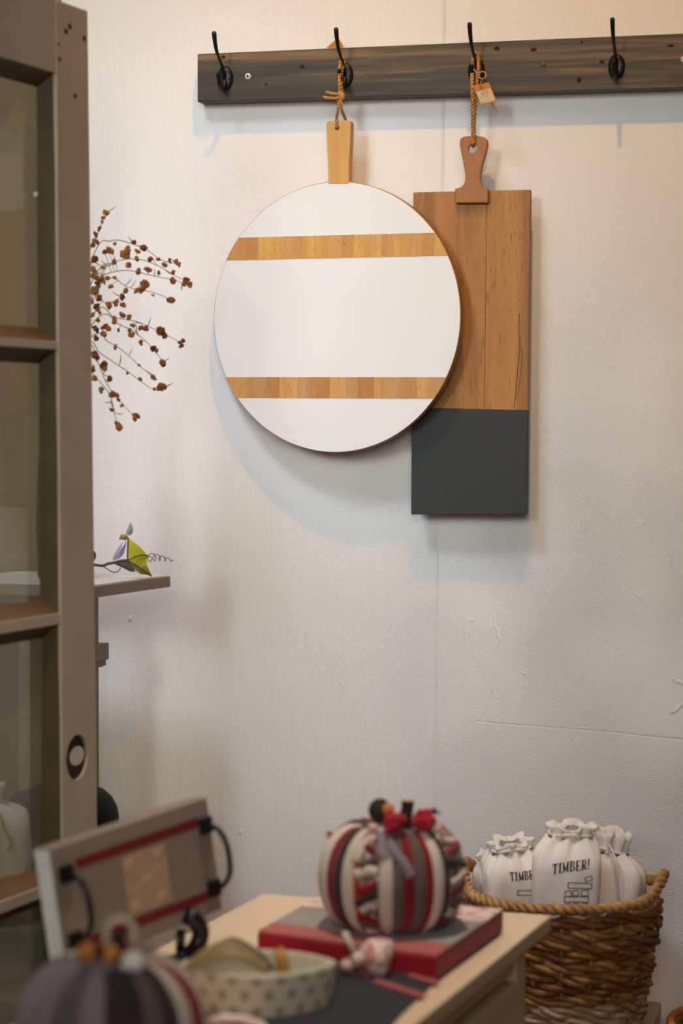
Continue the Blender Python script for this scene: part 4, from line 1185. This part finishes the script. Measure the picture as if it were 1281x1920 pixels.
# stand: two curved black metal straps with feet and a back bar
sb = at(335, 1760, 2.90)
SF = Frame(Vector((ctr.x, ctr.y, ZT)), (ex.x, ex.y, 0), Vector((-ex.y, ex.x, 0)))
stand = thing('tray_stand', 'black curved metal stand holding up the tilted tray', 'stand', SF)
def s_at(px, py, d): return SF.local(at(px, py, d))
low = lambda s: SF.local(TRF.m @ Vector((s * tw_, 0.012, -th_ / 2 - 0.004)))
for (s, nm) in ((0.26, 'curved_strap'), (-0.42, 'curved_strap')):
    q = low(s)
    m = MB(); zmin = 0.0125
    if s > 0:
        path = [q + Vector((-0.006, -0.018, 0.016)), q + Vector((0.010, -0.018, 0.006)), q + Vector((0.020, -0.016, -0.012)), q + Vector((0.012, -0.014, -0.030)), q + Vector((-0.012, -0.012, -0.042)), Vector((q.x - 0.035, q.y - 0.012, max(zmin, q.z - 0.050))), Vector((q.x - 0.06, q.y, zmin))]
        m.tube(smooth_path(path, 5), 0.0118, 10)
        m.tube([q + Vector((0, 0.0, -0.0058)), Vector((q.x, q.y + 0.002, zmin))], 0.006, 8)
    else:
        m.tube([Vector((q.x, q.y, max(q.z - 0.006, 0.008))), Vector((q.x, q.y, zmin))], 0.006, 8)
    m.build(nm, M['iron'], stand, True)
a, b = low(-0.42), low(0.26)
MB().tube([Vector((a.x, a.y, 0.006)), Vector((b.x, b.y + 0.002, 0.006))], 0.005, 8).build('foot_bar', M['iron'], stand, True)
MB().tube([Vector(((a.x + b.x) / 2, a.y, 0.006)), Vector(((a.x + b.x) / 2, a.y + 0.10, 0.006)), Vector(((a.x + b.x) / 2, a.y + 0.045, 0.12))], 0.005, 8).build('back_prop', M['iron'], stand, True)

# ------------------------------------------------------------------ spotted dish
dn = at(490, 1800, 2.72)
DF = facing(Vector((dn.x, dn.y, ZT + 0.0034)))
dish = thing('spotted_dish', 'cream leaf-shaped dish with grey spots standing on the black cloth', 'dish', DF)
DH = DF.local(at(490, 1826, 2.66)).z
xr_ = DF.local(at(633, 1803, 2.72)).x; xl_ = DF.local(at(335, 1808, 2.72)).x
def vesica(s, shrink=0.0, n=28):
    """closed outline, pointed at both ends, rounder at the left"""
    out = []
    hw_ = 0.068 - shrink
    for i in range(n + 1):
        t = i / n
        x = xr_ - shrink * 1.4 + (xl_ + shrink * 1.4 - (xr_ - shrink * 1.4)) * t
        out.append((x, -hw_ * math.sin(PI * t) ** 0.72 * s))
    for i in range(n - 1, 0, -1):
        t = i / n
        x = xr_ - shrink * 1.4 + (xl_ + shrink * 1.4 - (xr_ - shrink * 1.4)) * t
        out.append((x, hw_ * math.sin(PI * t) ** 0.72 * s))
    return out
outer, inner_ = vesica(1.0), vesica(1.0, 0.007)
low_o, low_i = vesica(1.0, 0.006), vesica(1.0, 0.014)
nn = len(outer)
me = bpy.data.meshes.new('wall_band')
vs, uvs = [], []
acc = 0
us_ = [0.0]
for i in range(nn): 
    a, b = outer[i], outer[(i + 1) % nn]; acc += math.hypot(b[0] - a[0], b[1] - a[1]); us_.append(acc)
for i in range(nn + 1):
    a, b = low_o[i % nn], outer[i % nn]
    vs += [(a[0], a[1], 0.0), (b[0], b[1], DH - 0.004)]
fs = [(2 * i, 2 * i + 2, 2 * i + 3, 2 * i + 1) for i in range(nn)]
me.from_pydata(vs, [], [tuple(reversed(f)) for f in fs])
ul = me.uv_layers.new(name='UVMap')
for lp_ in me.loops:
    vi = lp_.vertex_index; ul.data[lp_.index].uv = (us_[vi // 2] + 1.0, (0.002 if vi % 2 == 0 else DH - 0.004) + 1.0)
me.materials.append(M['dotted'])
ob = bpy.data.objects.new('side_wall', me); C.objects.link(ob); ob.parent = dish
ob['label'] = 'cream side printed with grey spots'
r_ = MB()
rows = [[(p[0], p[1], DH - 0.0041) for p in outer], [(p[0], p[1], DH) for p in vesica(1.0, 0.0015)], [(p[0], p[1], DH) for p in vesica(1.0, 0.0055)], [(p[0], p[1], DH - 0.004) for p in inner_], [(p[0], p[1], 0.006) for p in low_i]]
r_.grid(rows, wrap=True)
r_.f.append([len(r_.v) - nn + i for i in range(nn)]); r_.mi.append(0)
r_.add([(p[0], p[1], 0.0) for p in low_o], [list(range(nn))])
r_.build('bowl', M['cream_glaze'], dish)
# contents
hk_ = thing('dried_husk', 'olive brown curled dried husk lying in the spotted dish', 'husk', DF)
def dp(px, py, dd=0.0): return DF.local(at(px, py, DF.o.y + dd))
def leaf_strip(pts, w, mat, nm, par):
    P = smooth_path([dp(*p) for p in pts], 6); rows = []
    k = len(P)
    for i, p in enumerate(P):
        ww = w * (0.25 + 0.75 * math.sin(PI * (0.08 + 0.84 * i / (k - 1))))
        rows.append([p + Vector((0, -ww, -ww * 0.35)), p + Vector((0, -ww * 0.4, 0.001)), p + Vector((0, ww * 0.4, 0.001)), p + Vector((0, ww, -ww * 0.3))])
    return MB().slab(rows, 0.0016).build(nm, mat, par, True)
leaf_strip([(345, 1815, 0.0), (380, 1785, 0.0), (425, 1768, 0.0), (465, 1782, 0.0), (505, 1812, 0.0)], 0.022, M['husk'], 'husk_blade', hk_)
leaf_strip([(380, 1812, -0.02), (420, 1784, -0.022), (455, 1790, -0.022), (500, 1822, -0.018)], 0.012, M['husk'], 'husk_blade', hk_)
leaf_strip([(350, 1806, 0.025), (400, 1776, 0.03), (440, 1762, 0.03), (490, 1790, 0.03), (512, 1815, 0.028)], 0.015, M['vine'], 'husk_blade', hk_)
ot = thing('golden_wood_piece', 'small golden brown wooden piece standing inside the right of the spotted dish', 'ornament', DF)
a, b = dp(536, 1822, 0.005), dp(522, 1778, 0.01)
m = MB(); m.tube([Vector((a.x, a.y, 0.0068)), a.lerp(b, 0.5), b], [0.0085, 0.0075, 0.006], 8)
m.ball((a.x + 0.008, a.y - 0.004, 0.015), 0.010, 0.009, 0.008, 8, 6)
m.build('peg', M['ochre'], ot, True)
prb = thing('pale_ribbon', 'pale pink ribbon lying on the table in front of the spotted dish', 'ribbon', o)
rows = []
for (px, py) in ((395, 1900), (425, 1893), (460, 1897), (490, 1906), (500, 1922)):
    p = tl(px, py + 14, 0.006); rows.append([(p.x, p.y - 0.014, 0.0048 if px > 440 else 0.0046), (p.x, p.y, 0.010), (p.x, p.y + 0.012, 0.0046)])
MB().slab(rows, 0.0016).build('strip', M['pink_print'], prb, True)

# ------------------------------------------------------------------ basket, bench
bk = at(1056.5, 1660, 3.67)
ZB = 0.50
zrim = bk.z
BK = Frame(Vector((bk.x, bk.y, ZB + 0.0006)), WU, -WN)
basket = thing('woven_basket', 'brown woven basket with a twisted rim and raised side handles, full of white bags', 'basket', BK)
RB = 0.162; HB = zrim - ZB
def rad(z): return 0.118 + (RB - 0.006 - 0.118) * (z / HB) ** 0.9
def rim_z(a):
    d0 = min(abs(a), abs(a - 2 * PI)); d1 = abs(a - PI)
    return HB - 0.006 + 0.030 * math.exp(-(d0 / 0.36) ** 2) + 0.036 * math.exp(-(d1 / 0.36) ** 2)
path = [Vector((RB * math.cos(a), RB * math.sin(a), rim_z(a))) for a in [2 * PI * i / 96 for i in range(96)]]
MB().rope(path, 0.0092, 0.030, n=8, closed=True, jitter=0.25).build('rim', M['rim'], basket, True)
NS = 20
nrow = 12
zt_row = HB - 0.030
for k in range(nrow):
    z = 0.006 + (zt_row - 0.006) * k / (nrow - 1)
    fr_ = k / (nrow - 1)
    pts = []
    for i in range(120):
        a = 2 * PI * i / 120
        wv = 0.0035 * math.cos(NS / 2 * a + k * PI)
        rr = rad(z) + wv
        pts.append(Vector((rr * math.cos(a), rr * math.sin(a), z + 0.0022 * math.sin(5 * a + k * 1.7) + 0.0016 * math.sin(11 * a + k))))
    mt = M['hyacinth'][3 + k % 2] if fr_ < 0.28 else M['hyacinth'][(k * 2) % 3]
    MB().rope(pts, random.uniform(0.0112, 0.0126), random.uniform(0.10, 0.15), n=6, step=0.008, closed=True, jitter=0.35, ph0=k * 1.3, strands=3).build('weave_row', mt, basket, True)
for i in range(NS):
    a = 2 * PI * (i + 0.35) / NS
    pts = []
    for j in range(14):
        z = 0.002 + (rim_z(a) - 0.004) * j / 13
        rr = rad(min(z, HB)) + 0.0095 * math.cos(i * PI + j * PI) * (1 if z < zt_row else 0.2)
        pts.append(Vector((rr * math.cos(a), rr * math.sin(a), z)))
    MB().rope(smooth_path(pts, 3), 0.0032, 0.012, n=5, step=0.006).build('stake', M['rim'], basket, True)
MB().lathe([(0.0, 0.0), (0.112, 0.0), (0.112, 0.006), (0.0, 0.006)], 32).build('base', M['hyacinth'][1], basket)

def bag(name, label, base, yaw, w, d, h, seed, neck=(0.0, 0.0), nh=0.045, tilt=(0, 0)):
    """drawstring bag: a squared body, shoulders, gathered neck and ruffle"""
    rnd = random.Random(seed)
    a_ = yaw
    f = Frame(base, (math.cos(a_), math.sin(a_), 0), (-math.sin(a_), math.cos(a_), 0))
    f = Frame(base, *[(f.m.to_3x3() @ Matrix.Rotation(tilt[0], 3, 'Y') @ Matrix.Rotation(tilt[1], 3, 'X') @ Vector(v)) for v in ((1, 0, 0), (0, 1, 0), (0, 0, 1))])
    t = thing(name, label, 'bag', f, 'white drawstring bags in the basket')
    nj = 72; rows = []
    ph = [rnd.uniform(0, 6.28) for _ in range(6)]
    prof = [(0.90, 0.0, 5), (0.97, 0.02, 5), (1.0, 0.10, 5.5), (1.0, 0.25, 5.5), (1.0, 0.40, 5.5), (1.0, 0.55, 5.5), (1.0, 0.68, 5.5), (0.995, 0.80, 5.5), (0.99, 0.89, 5), (0.975, 0.94, 5), (0.94, 0.968, 4.5), (0.88, 0.988, 4), (0.80, 1.005, 3.2), (0.72, 1.022, 2.6), (0.66, 1.040, 2.2)]
    for (s, zf, ex_) in prof:
        r = []
        up = max(0, (zf - 0.90) / 0.14)
        for j in range(nj):
            a = 2 * PI * j / nj
            c, s_ = math.cos(a), math.sin(a)
            k = (abs(c) ** ex_ + abs(s_) ** ex_) ** (-1 / ex_)
            x, y = w / 2 * k * c * s, d / 2 * k * s_ * s
            wr = 0.0016 * math.sin(3 * a + ph[0] + zf * 9) + 0.0010 * math.sin(7 * a + ph[1] - zf * 13)
            pl_ = up * 0.0036 * (math.sin(11 * a + ph[2]) + 0.6 * math.sin(17 * a + ph[3]))
            nrm = Vector((c, s_, 0)) * (wr + pl_)
            r.append((x + nrm.x + neck[0] * up ** 1.5, y + nrm.y + neck[1] * up ** 1.5, zf * h + up * 0.004 * math.sin(9 * a + ph[4])))
        rows.append(r)
    body = MB().grid(rows, wrap=True); body.f.append(list(reversed(range(nj)))); body.mi.append(0)
    bo = body.build('bag_body', M['bag'], t, True)
    # ruffle
    zn = h * 1.040; rows = []
    for (s, dz_) in ((0.64, 0.0), (0.64, nh * 0.2), (0.66, nh * 0.45), (0.70, nh * 0.75), (0.69, nh), (0.62, nh * 0.97), (0.52, nh * 0.8), (0.44, nh * 0.5)):
        r = []
        for j in range(nj):
            a = 2 * PI * j / nj
            amp = 0.0026 + 0.25 * max(0, s - 0.63) * w
            q_ = 1 + 0.0
            x, y = w / 2 * s * math.cos(a), max(d, w * 0.7) / 2 * s * math.sin(a)
            pz_ = amp * (math.sin(10 * a + ph[2]) + 0.5 * math.sin(16 * a + ph[3]))
            r.append((x + math.cos(a) * pz_ + neck[0] * 1.1, y + math.sin(a) * pz_ + neck[1] * 1.1, zn + dz_ + 0.004 * math.sin(5 * a + ph[5]) * (dz_ / nh)))
        rows.append(r)
    MB().grid(rows, wrap=True).build('ruffle', M['bag'], t, True)
    pts = [Vector((w / 2 * 0.67 * math.cos(a) + neck[0], max(d, w * 0.7) / 2 * 0.67 * math.sin(a) + neck[1], zn + 0.004 + 0.002 * math.sin(3 * a))) for a in [2 * PI * i / 24 for i in range(24)]]
    MB().tube(pts, 0.0022, 6, closed=True).build('drawstring', M['cord'], t, True)
    return t, f, bo, h

def strokes(t, bo, segs, mat, name):
    """printed strokes laid on the cloth: (x0, z0, x1, z1, width)"""
    bm = bmesh.new(); bm.from_mesh(bo.data); bvh = BVHTree.FromBMesh(bm); bm.free()
    m = MB()
    for (x0_, z0_, x1_, z1_, w) in segs:
        a, b = Vector((x0_, z0_)), Vector((x1_, z1_)); L = (b - a).length
        if L < 1e-9: continue
        dr = (b - a) / L; pr_ = Vector((-dr.y, dr.x)) * w / 2
        n = max(1, int(L / 0.004)); rows = []
        for i in range(n + 1):
            c = a + dr * (L * i / n); row = []
            for s in (-1, 0, 1):
                q = c + pr_ * s
                hit = bvh.ray_cast(Vector((q.x, -0.5, q.y)), Vector((0, 1, 0)))
                y = hit[0].y if hit[0] else 0
                row.append((q.x, y - 0.0005, q.y))
            rows.append(row)
        m.grid(rows)
    return m.build(name, mat, t)
LET = {
 'T': (0.80, [(0, .95, .8, .95, .1), (.4, 0, .4, 1, .18), (.2, .04, .6, .04, .08), (.03, .72, .03, .98, .06), (.77, .72, .77, .98, .06)]),
 'I': (0.42, [(.21, 0, .21, 1, .18), (0, .04, .42, .04, .08), (0, .96, .42, .96, .08)]),
 'M': (1.02, [(.15, 0, .15, 1, .09), (.86, 0, .86, 1, .18), (.13, 1, .5, .08, .16), (.5, .08, .86, 1, .08), (0, .04, .3, .04, .08), (.68, .04, 1.02, .04, .08), (0, .96, .2, .96, .08), (.8, .96, 1.02, .96, .08)]),
 'B': (0.78, [(.17, 0, .17, 1, .18), (0, .04, .5, .04, .08), (0, .96, .5, .96, .08), (.2, .52, .5, .52, .08), (.6, .6, .6, .9, .15), (.68, .14, .68, .44, .16), (.48, .96, .6, .88, .09), (.48, .52, .6, .62, .09), (.48, .52, .68, .42, .09), (.48, .04, .68, .16, .09)]),
 'E': (0.74, [(.17, 0, .17, 1, .18), (0, .04, .68, .04, .08), (0, .96, .66, .96, .08), (.2, .5, .45, .5, .08), (.66, .04, .70, .28, .06), (.63, .74, .65, .98, .06), (.46, .38, .46, .62, .06)]),
 'R': (0.82, [(.17, 0, .17, 1, .18), (0, .04, .36, .04, .08), (0, .96, .5, .96, .08), (.2, .5, .5, .5, .08), (.62, .58, .62, .88, .15), (.48, .96, .62, .86, .09), (.48, .5, .62, .6, .09), (.42, .5, .68, .04, .16), (.6, .04, .82, .04, .08)]),
 '!': (0.24, [(.12, .32, .14, 1, .15), (.1, 0, .1, .14, .16)]),
}
def word(txt, x, z, h, gap=0.16, slope=0.0):
    out = []; cx_ = 0.0
    for ch in txt:
        w, ss = LET[ch]
        for (a, b, c, d, e) in ss:
            out.append((x + (cx_ + a + 0.06 * b) * h, z + b * h + slope * (cx_ + a) * h, x + (cx_ + c + 0.06 * d) * h, z + d * h + slope * (cx_ + c) * h, e * h))
        cx_ += w + gap
    return out, cx_ * h
def rect(cx_, cz, w, h, ang, lw):
    c, s = math.cos(ang), math.sin(ang)
    P = [(cx_ + x * c - z * s, cz + x * s + z * c) for x, z in ((-w / 2, -h / 2), (w / 2, -h / 2), (w / 2, h / 2), (-w / 2, h / 2))]
    return [(P[i][0], P[i][1], P[(i + 1) % 4][0], P[(i + 1) % 4][1], lw) for i in range(4)]

zb0 = ZB + 0.0075
b1 = at(1062, 1640, 3.575)
cb, cf, cbo, ch_ = bag('drawstring_bag', 'white drawstring bag with printed lettering and block tower, front and centre in the basket', Vector((b1.x - 0.005, b1.y + 0.026, zb0)), -0.05, 0.106, 0.062, 0.312, 3, neck=(0.008, 0.024), nh=0.016, tilt=(0.02, 0.11))
def fpx(f, px, py, y): q = f.px(px, py, y); return q.x, q.z
x0_, z0_ = fpx(cf, 1036, 1640.5, -0.034); x1_, z1_ = fpx(cf, 1107, 1631, -0.034); _, zt_ = fpx(cf, 1036, 1623, -0.034)
lh = zt_ - z0_
segs, wd = word('TIMBER!', 0, 0, lh)
k_ = (x1_ - x0_) / wd
segs, wd = word('TIMBER!', x0_ / k_, 0, lh, slope=0.0)
segs = [(a * k_, z0_ + b + (z1_ - z0_) * (a * k_ - x0_) / (x1_ - x0_), c * k_, z0_ + d + (z1_ - z0_) * (c * k_ - x0_) / (x1_ - x0_), e) for a, b, c, d, e in segs]
strokes(cb, cbo, segs, M['ink'], 'printed_lettering')
tw_b = []
S = 3.2025
def cpx(x, y): return fpx(cf, x / S + 860, y / S + 1530, -0.034)
u_ = (cpx(100, 0)[0] - cpx(0, 0)[0]) / 100
for (x, y, w, h, an) in ((783, 383, 40, 28, 0.25), (730, 424, 142, 34, -0.03), (660, 470, 36, 34, 0.15), (704, 468, 34, 32, 0.1), (760, 468, 40, 36, 0.05), (708, 505, 146, 32, 0.0), (655, 545, 36, 34, 0.05), (706, 545, 36, 34, 0.0), (758, 545, 36, 34, 0.0), (708, 582, 146, 32, 0.0), (655, 620, 36, 34, 0.0), (758, 620, 36, 34, 0.0)):
    cxx, czz = cpx(x, y); tw_b += rect(cxx, czz, w * u_, h * u_, an, 0.0013)
strokes(cb, cbo, tw_b, M['ink'], 'printed_tower')

b2 = at(962, 1640, 3.615)
lb, lff, lbo, _ = bag('drawstring_bag', 'white drawstring bag left of the centre one, its lettering cut off by it', Vector((b2.x + 0.020, b2.y + 0.046, zb0)), 0.18, 0.102, 0.062, 0.288, 11, neck=(0.0, 0.016), nh=0.014, tilt=(-0.10, 0.17))
x0_, z0_ = fpx(lff, 960, 1656, -0.036); x1_, z1_ = fpx(lff, 1007, 1654, -0.036); _, zt_ = fpx(lff, 960, 1641, -0.036)
segs, wd = word('TIMBER!', 0, 0, zt_ - z0_)
k_ *= 0.95
segs = [(a * k_ + x0_, z0_ + b, c * k_ + x0_, z0_ + d, e) for a, b, c, d, e in segs if a * k_ + x0_ < 0.047]
strokes(lb, lbo, segs, M['ink'], 'printed_lettering')
x0_, z0_ = fpx(lff, 990, 1676, -0.036)
strokes(lb, lbo, rect(x0_, z0_, 0.030, 0.008, -0.1, 0.0013), M['ink'], 'printed_tower')
b3 = at(912, 1640, 3.70)
bag('drawstring_bag', 'white drawstring bag at the left side of the basket, mostly behind its neighbour', Vector((b3.x + 0.062, b3.y + 0.040, zb0)), 0.4, 0.07, 0.048, 0.268, 23, neck=(0.004, 0.0), nh=0.014, tilt=(-0.26, 0.10))
b4 = at(1158, 1640, 3.66)
rbg, rff, rbo, rh_ = bag('drawstring_bag', 'plain white drawstring bag with a hanging cord at the right side of the basket', Vector((b4.x - 0.038, b4.y + 0.032, zb0)), -0.35, 0.100, 0.072, 0.275, 31, neck=(-0.020, -0.002), nh=0.034, tilt=(0.17, 0.03))
pts = smooth_path([Vector((-0.012, -0.034, rh_ * 1.10)), Vector((0.004, -0.046, rh_ * 1.04)), Vector((0.012, -0.050, rh_ * 0.96)), Vector((0.016, -0.046, rh_ * 0.86)), Vector((0.020, -0.044, rh_ * 0.80))], 6)
MB().tube(pts, 0.0017, 6).build('hanging_cord', M['cord'], rbg, True)
# basket, bag and crate added behind the door in place of a reflection
kc = at(-30, 1625, 3.45)
KF = Frame(Vector((kc.x, kc.y, 0)), (1, 0, 0), (0, 1, 0))
crate = thing('added_crate', 'added grey slatted crate behind the old door, propping the basket that stands in for a reflection', 'crate', KF)
for z in range(8):
    for (sx, sy) in ((0, -1), (0, 1), (1, 0), (-1, 0)):
        z0q = 0.001 + z * 0.0938
        if sx == 0: MB().box(-0.105, 0.105, sy * 0.1 - 0.006, sy * 0.1 + 0.006, z0q, z0q + 0.075).build('slat', M['crate'], crate)
        else: MB().box(sx * 0.098 - 0.006, sx * 0.098 + 0.006, -0.0935, 0.0935, z0q, z0q + 0.075).build('slat', M['crate'], crate)
MB().box(-0.091, 0.091, -0.0935, 0.0935, 0.001, 0.7322).build('core', M['crate'], crate)
ztc = 0.7335
smb = thing('reflection_basket', 'added small basket with a golden rope rim, standing in for a reflection in the door glass', 'basket', Frame(Vector((kc.x, kc.y, ztc)), (1, 0, 0), (0, 1, 0)))
hs = kc.z - ztc
for k in range(4):
    z = 0.011 + (hs - 0.028) * k / 3
    MB().rope([Vector(((0.085 + 0.012 * k / 3) * math.cos(a), (0.085 + 0.012 * k / 3) * math.sin(a), z)) for a in [2 * PI * i / 40 for i in range(40)]], 0.0105, 0.07, n=5, step=0.012, closed=True, jitter=0.3).build('weave_row', M['hyacinth'][k % 3], smb, True)
MB().rope([Vector((0.102 * math.cos(a), 0.102 * math.sin(a), hs)) for a in [2 * PI * i / 48 for i in range(48)]], 0.0075, 0.024, closed=True).build('rim', M['rope_gold'], smb, True)
MB().lathe([(0, 0.0005), (0.086, 0.0005), (0.086, 0.006), (0, 0.006)], 28).build('base', M['hyacinth'][1], smb)
wb_, wf_, wbo_, wh_ = bag('reflection_bag', 'added white cloth bag tied with golden cord, standing in for a reflection in the door pane', Vector((kc.x + 0.002, kc.y, ztc + 0.0065)), 0.2, 0.135, 0.13, hs + 0.085, 53, neck=(-0.02, 0.0), nh=0.03)
wb_['group'] = ''
del wb_['group']
for (sx, sz) in ((0.03, 0.0), (0.012, 0.25)):
    MB().rope(smooth_path([Vector((sx - 0.01, -0.060, wh_ * 0.99)), Vector((sx - 0.004, -0.074, wh_ * 0.86)), Vector((sx + 0.006, -0.076, wh_ * 0.74)), Vector((sx, -0.074, wh_ * 0.66))], 5), 0.0022, 0.009).build('cord', M['rope_gold'], wb_, True)

bn = thing('low_bench', 'low pale wooden bench under the woven basket', 'bench', WALL)
e1 = WALL.px(1222, 1912, -0.20).x
MB().box(-0.12, e1, -0.36, -0.012, ZB - 0.026, ZB).build('seat_board', M['bench'], bn, bevel=0.002)
for x in (-0.09, e1 - 0.075):
    for y in (-0.34, -0.072):
        MB().box(x, x + 0.04, y, y + 0.04, 0.001, ZB - 0.0265).build('leg', M['bench'], bn, bevel=0.002)

hb = at(1312, 1914, 3.62)
HB2 = Frame(Vector((hb.x + 0.105, hb.y, 0.0006)), WU, -WN)
hmp = thing('cane_hamper', 'orange-brown cane hamper, only its rim showing at the lower right corner', 'basket', HB2)
R3, z3 = 0.150, hb.z - 0.008
MB().rope([Vector((R3 * math.cos(a), R3 * math.sin(a), z3)) for a in [2 * PI * i / 64 for i in range(64)]], 0.007, 0.025, closed=True).build('rim', M['orange_rim'], hmp, True)
for k in range(22):
    z = 0.012 + (z3 - 0.024) * k / 21
    rr = R3 - 0.004 - 0.012 * (1 - k / 21)
    MB().rope([Vector((rr * math.cos(a), rr * math.sin(a), z)) for a in [2 * PI * i / 48 for i in range(48)]], 0.011, 0.06, n=5, step=0.012, closed=True, jitter=0.3).build('weave_row', M['hyacinth'][k % 3], hmp, True)
MB().lathe([(0, 0), (0.125, 0), (0.125, 0.006), (0, 0.006)], 32).build('base', M['hyacinth'][0], hmp)
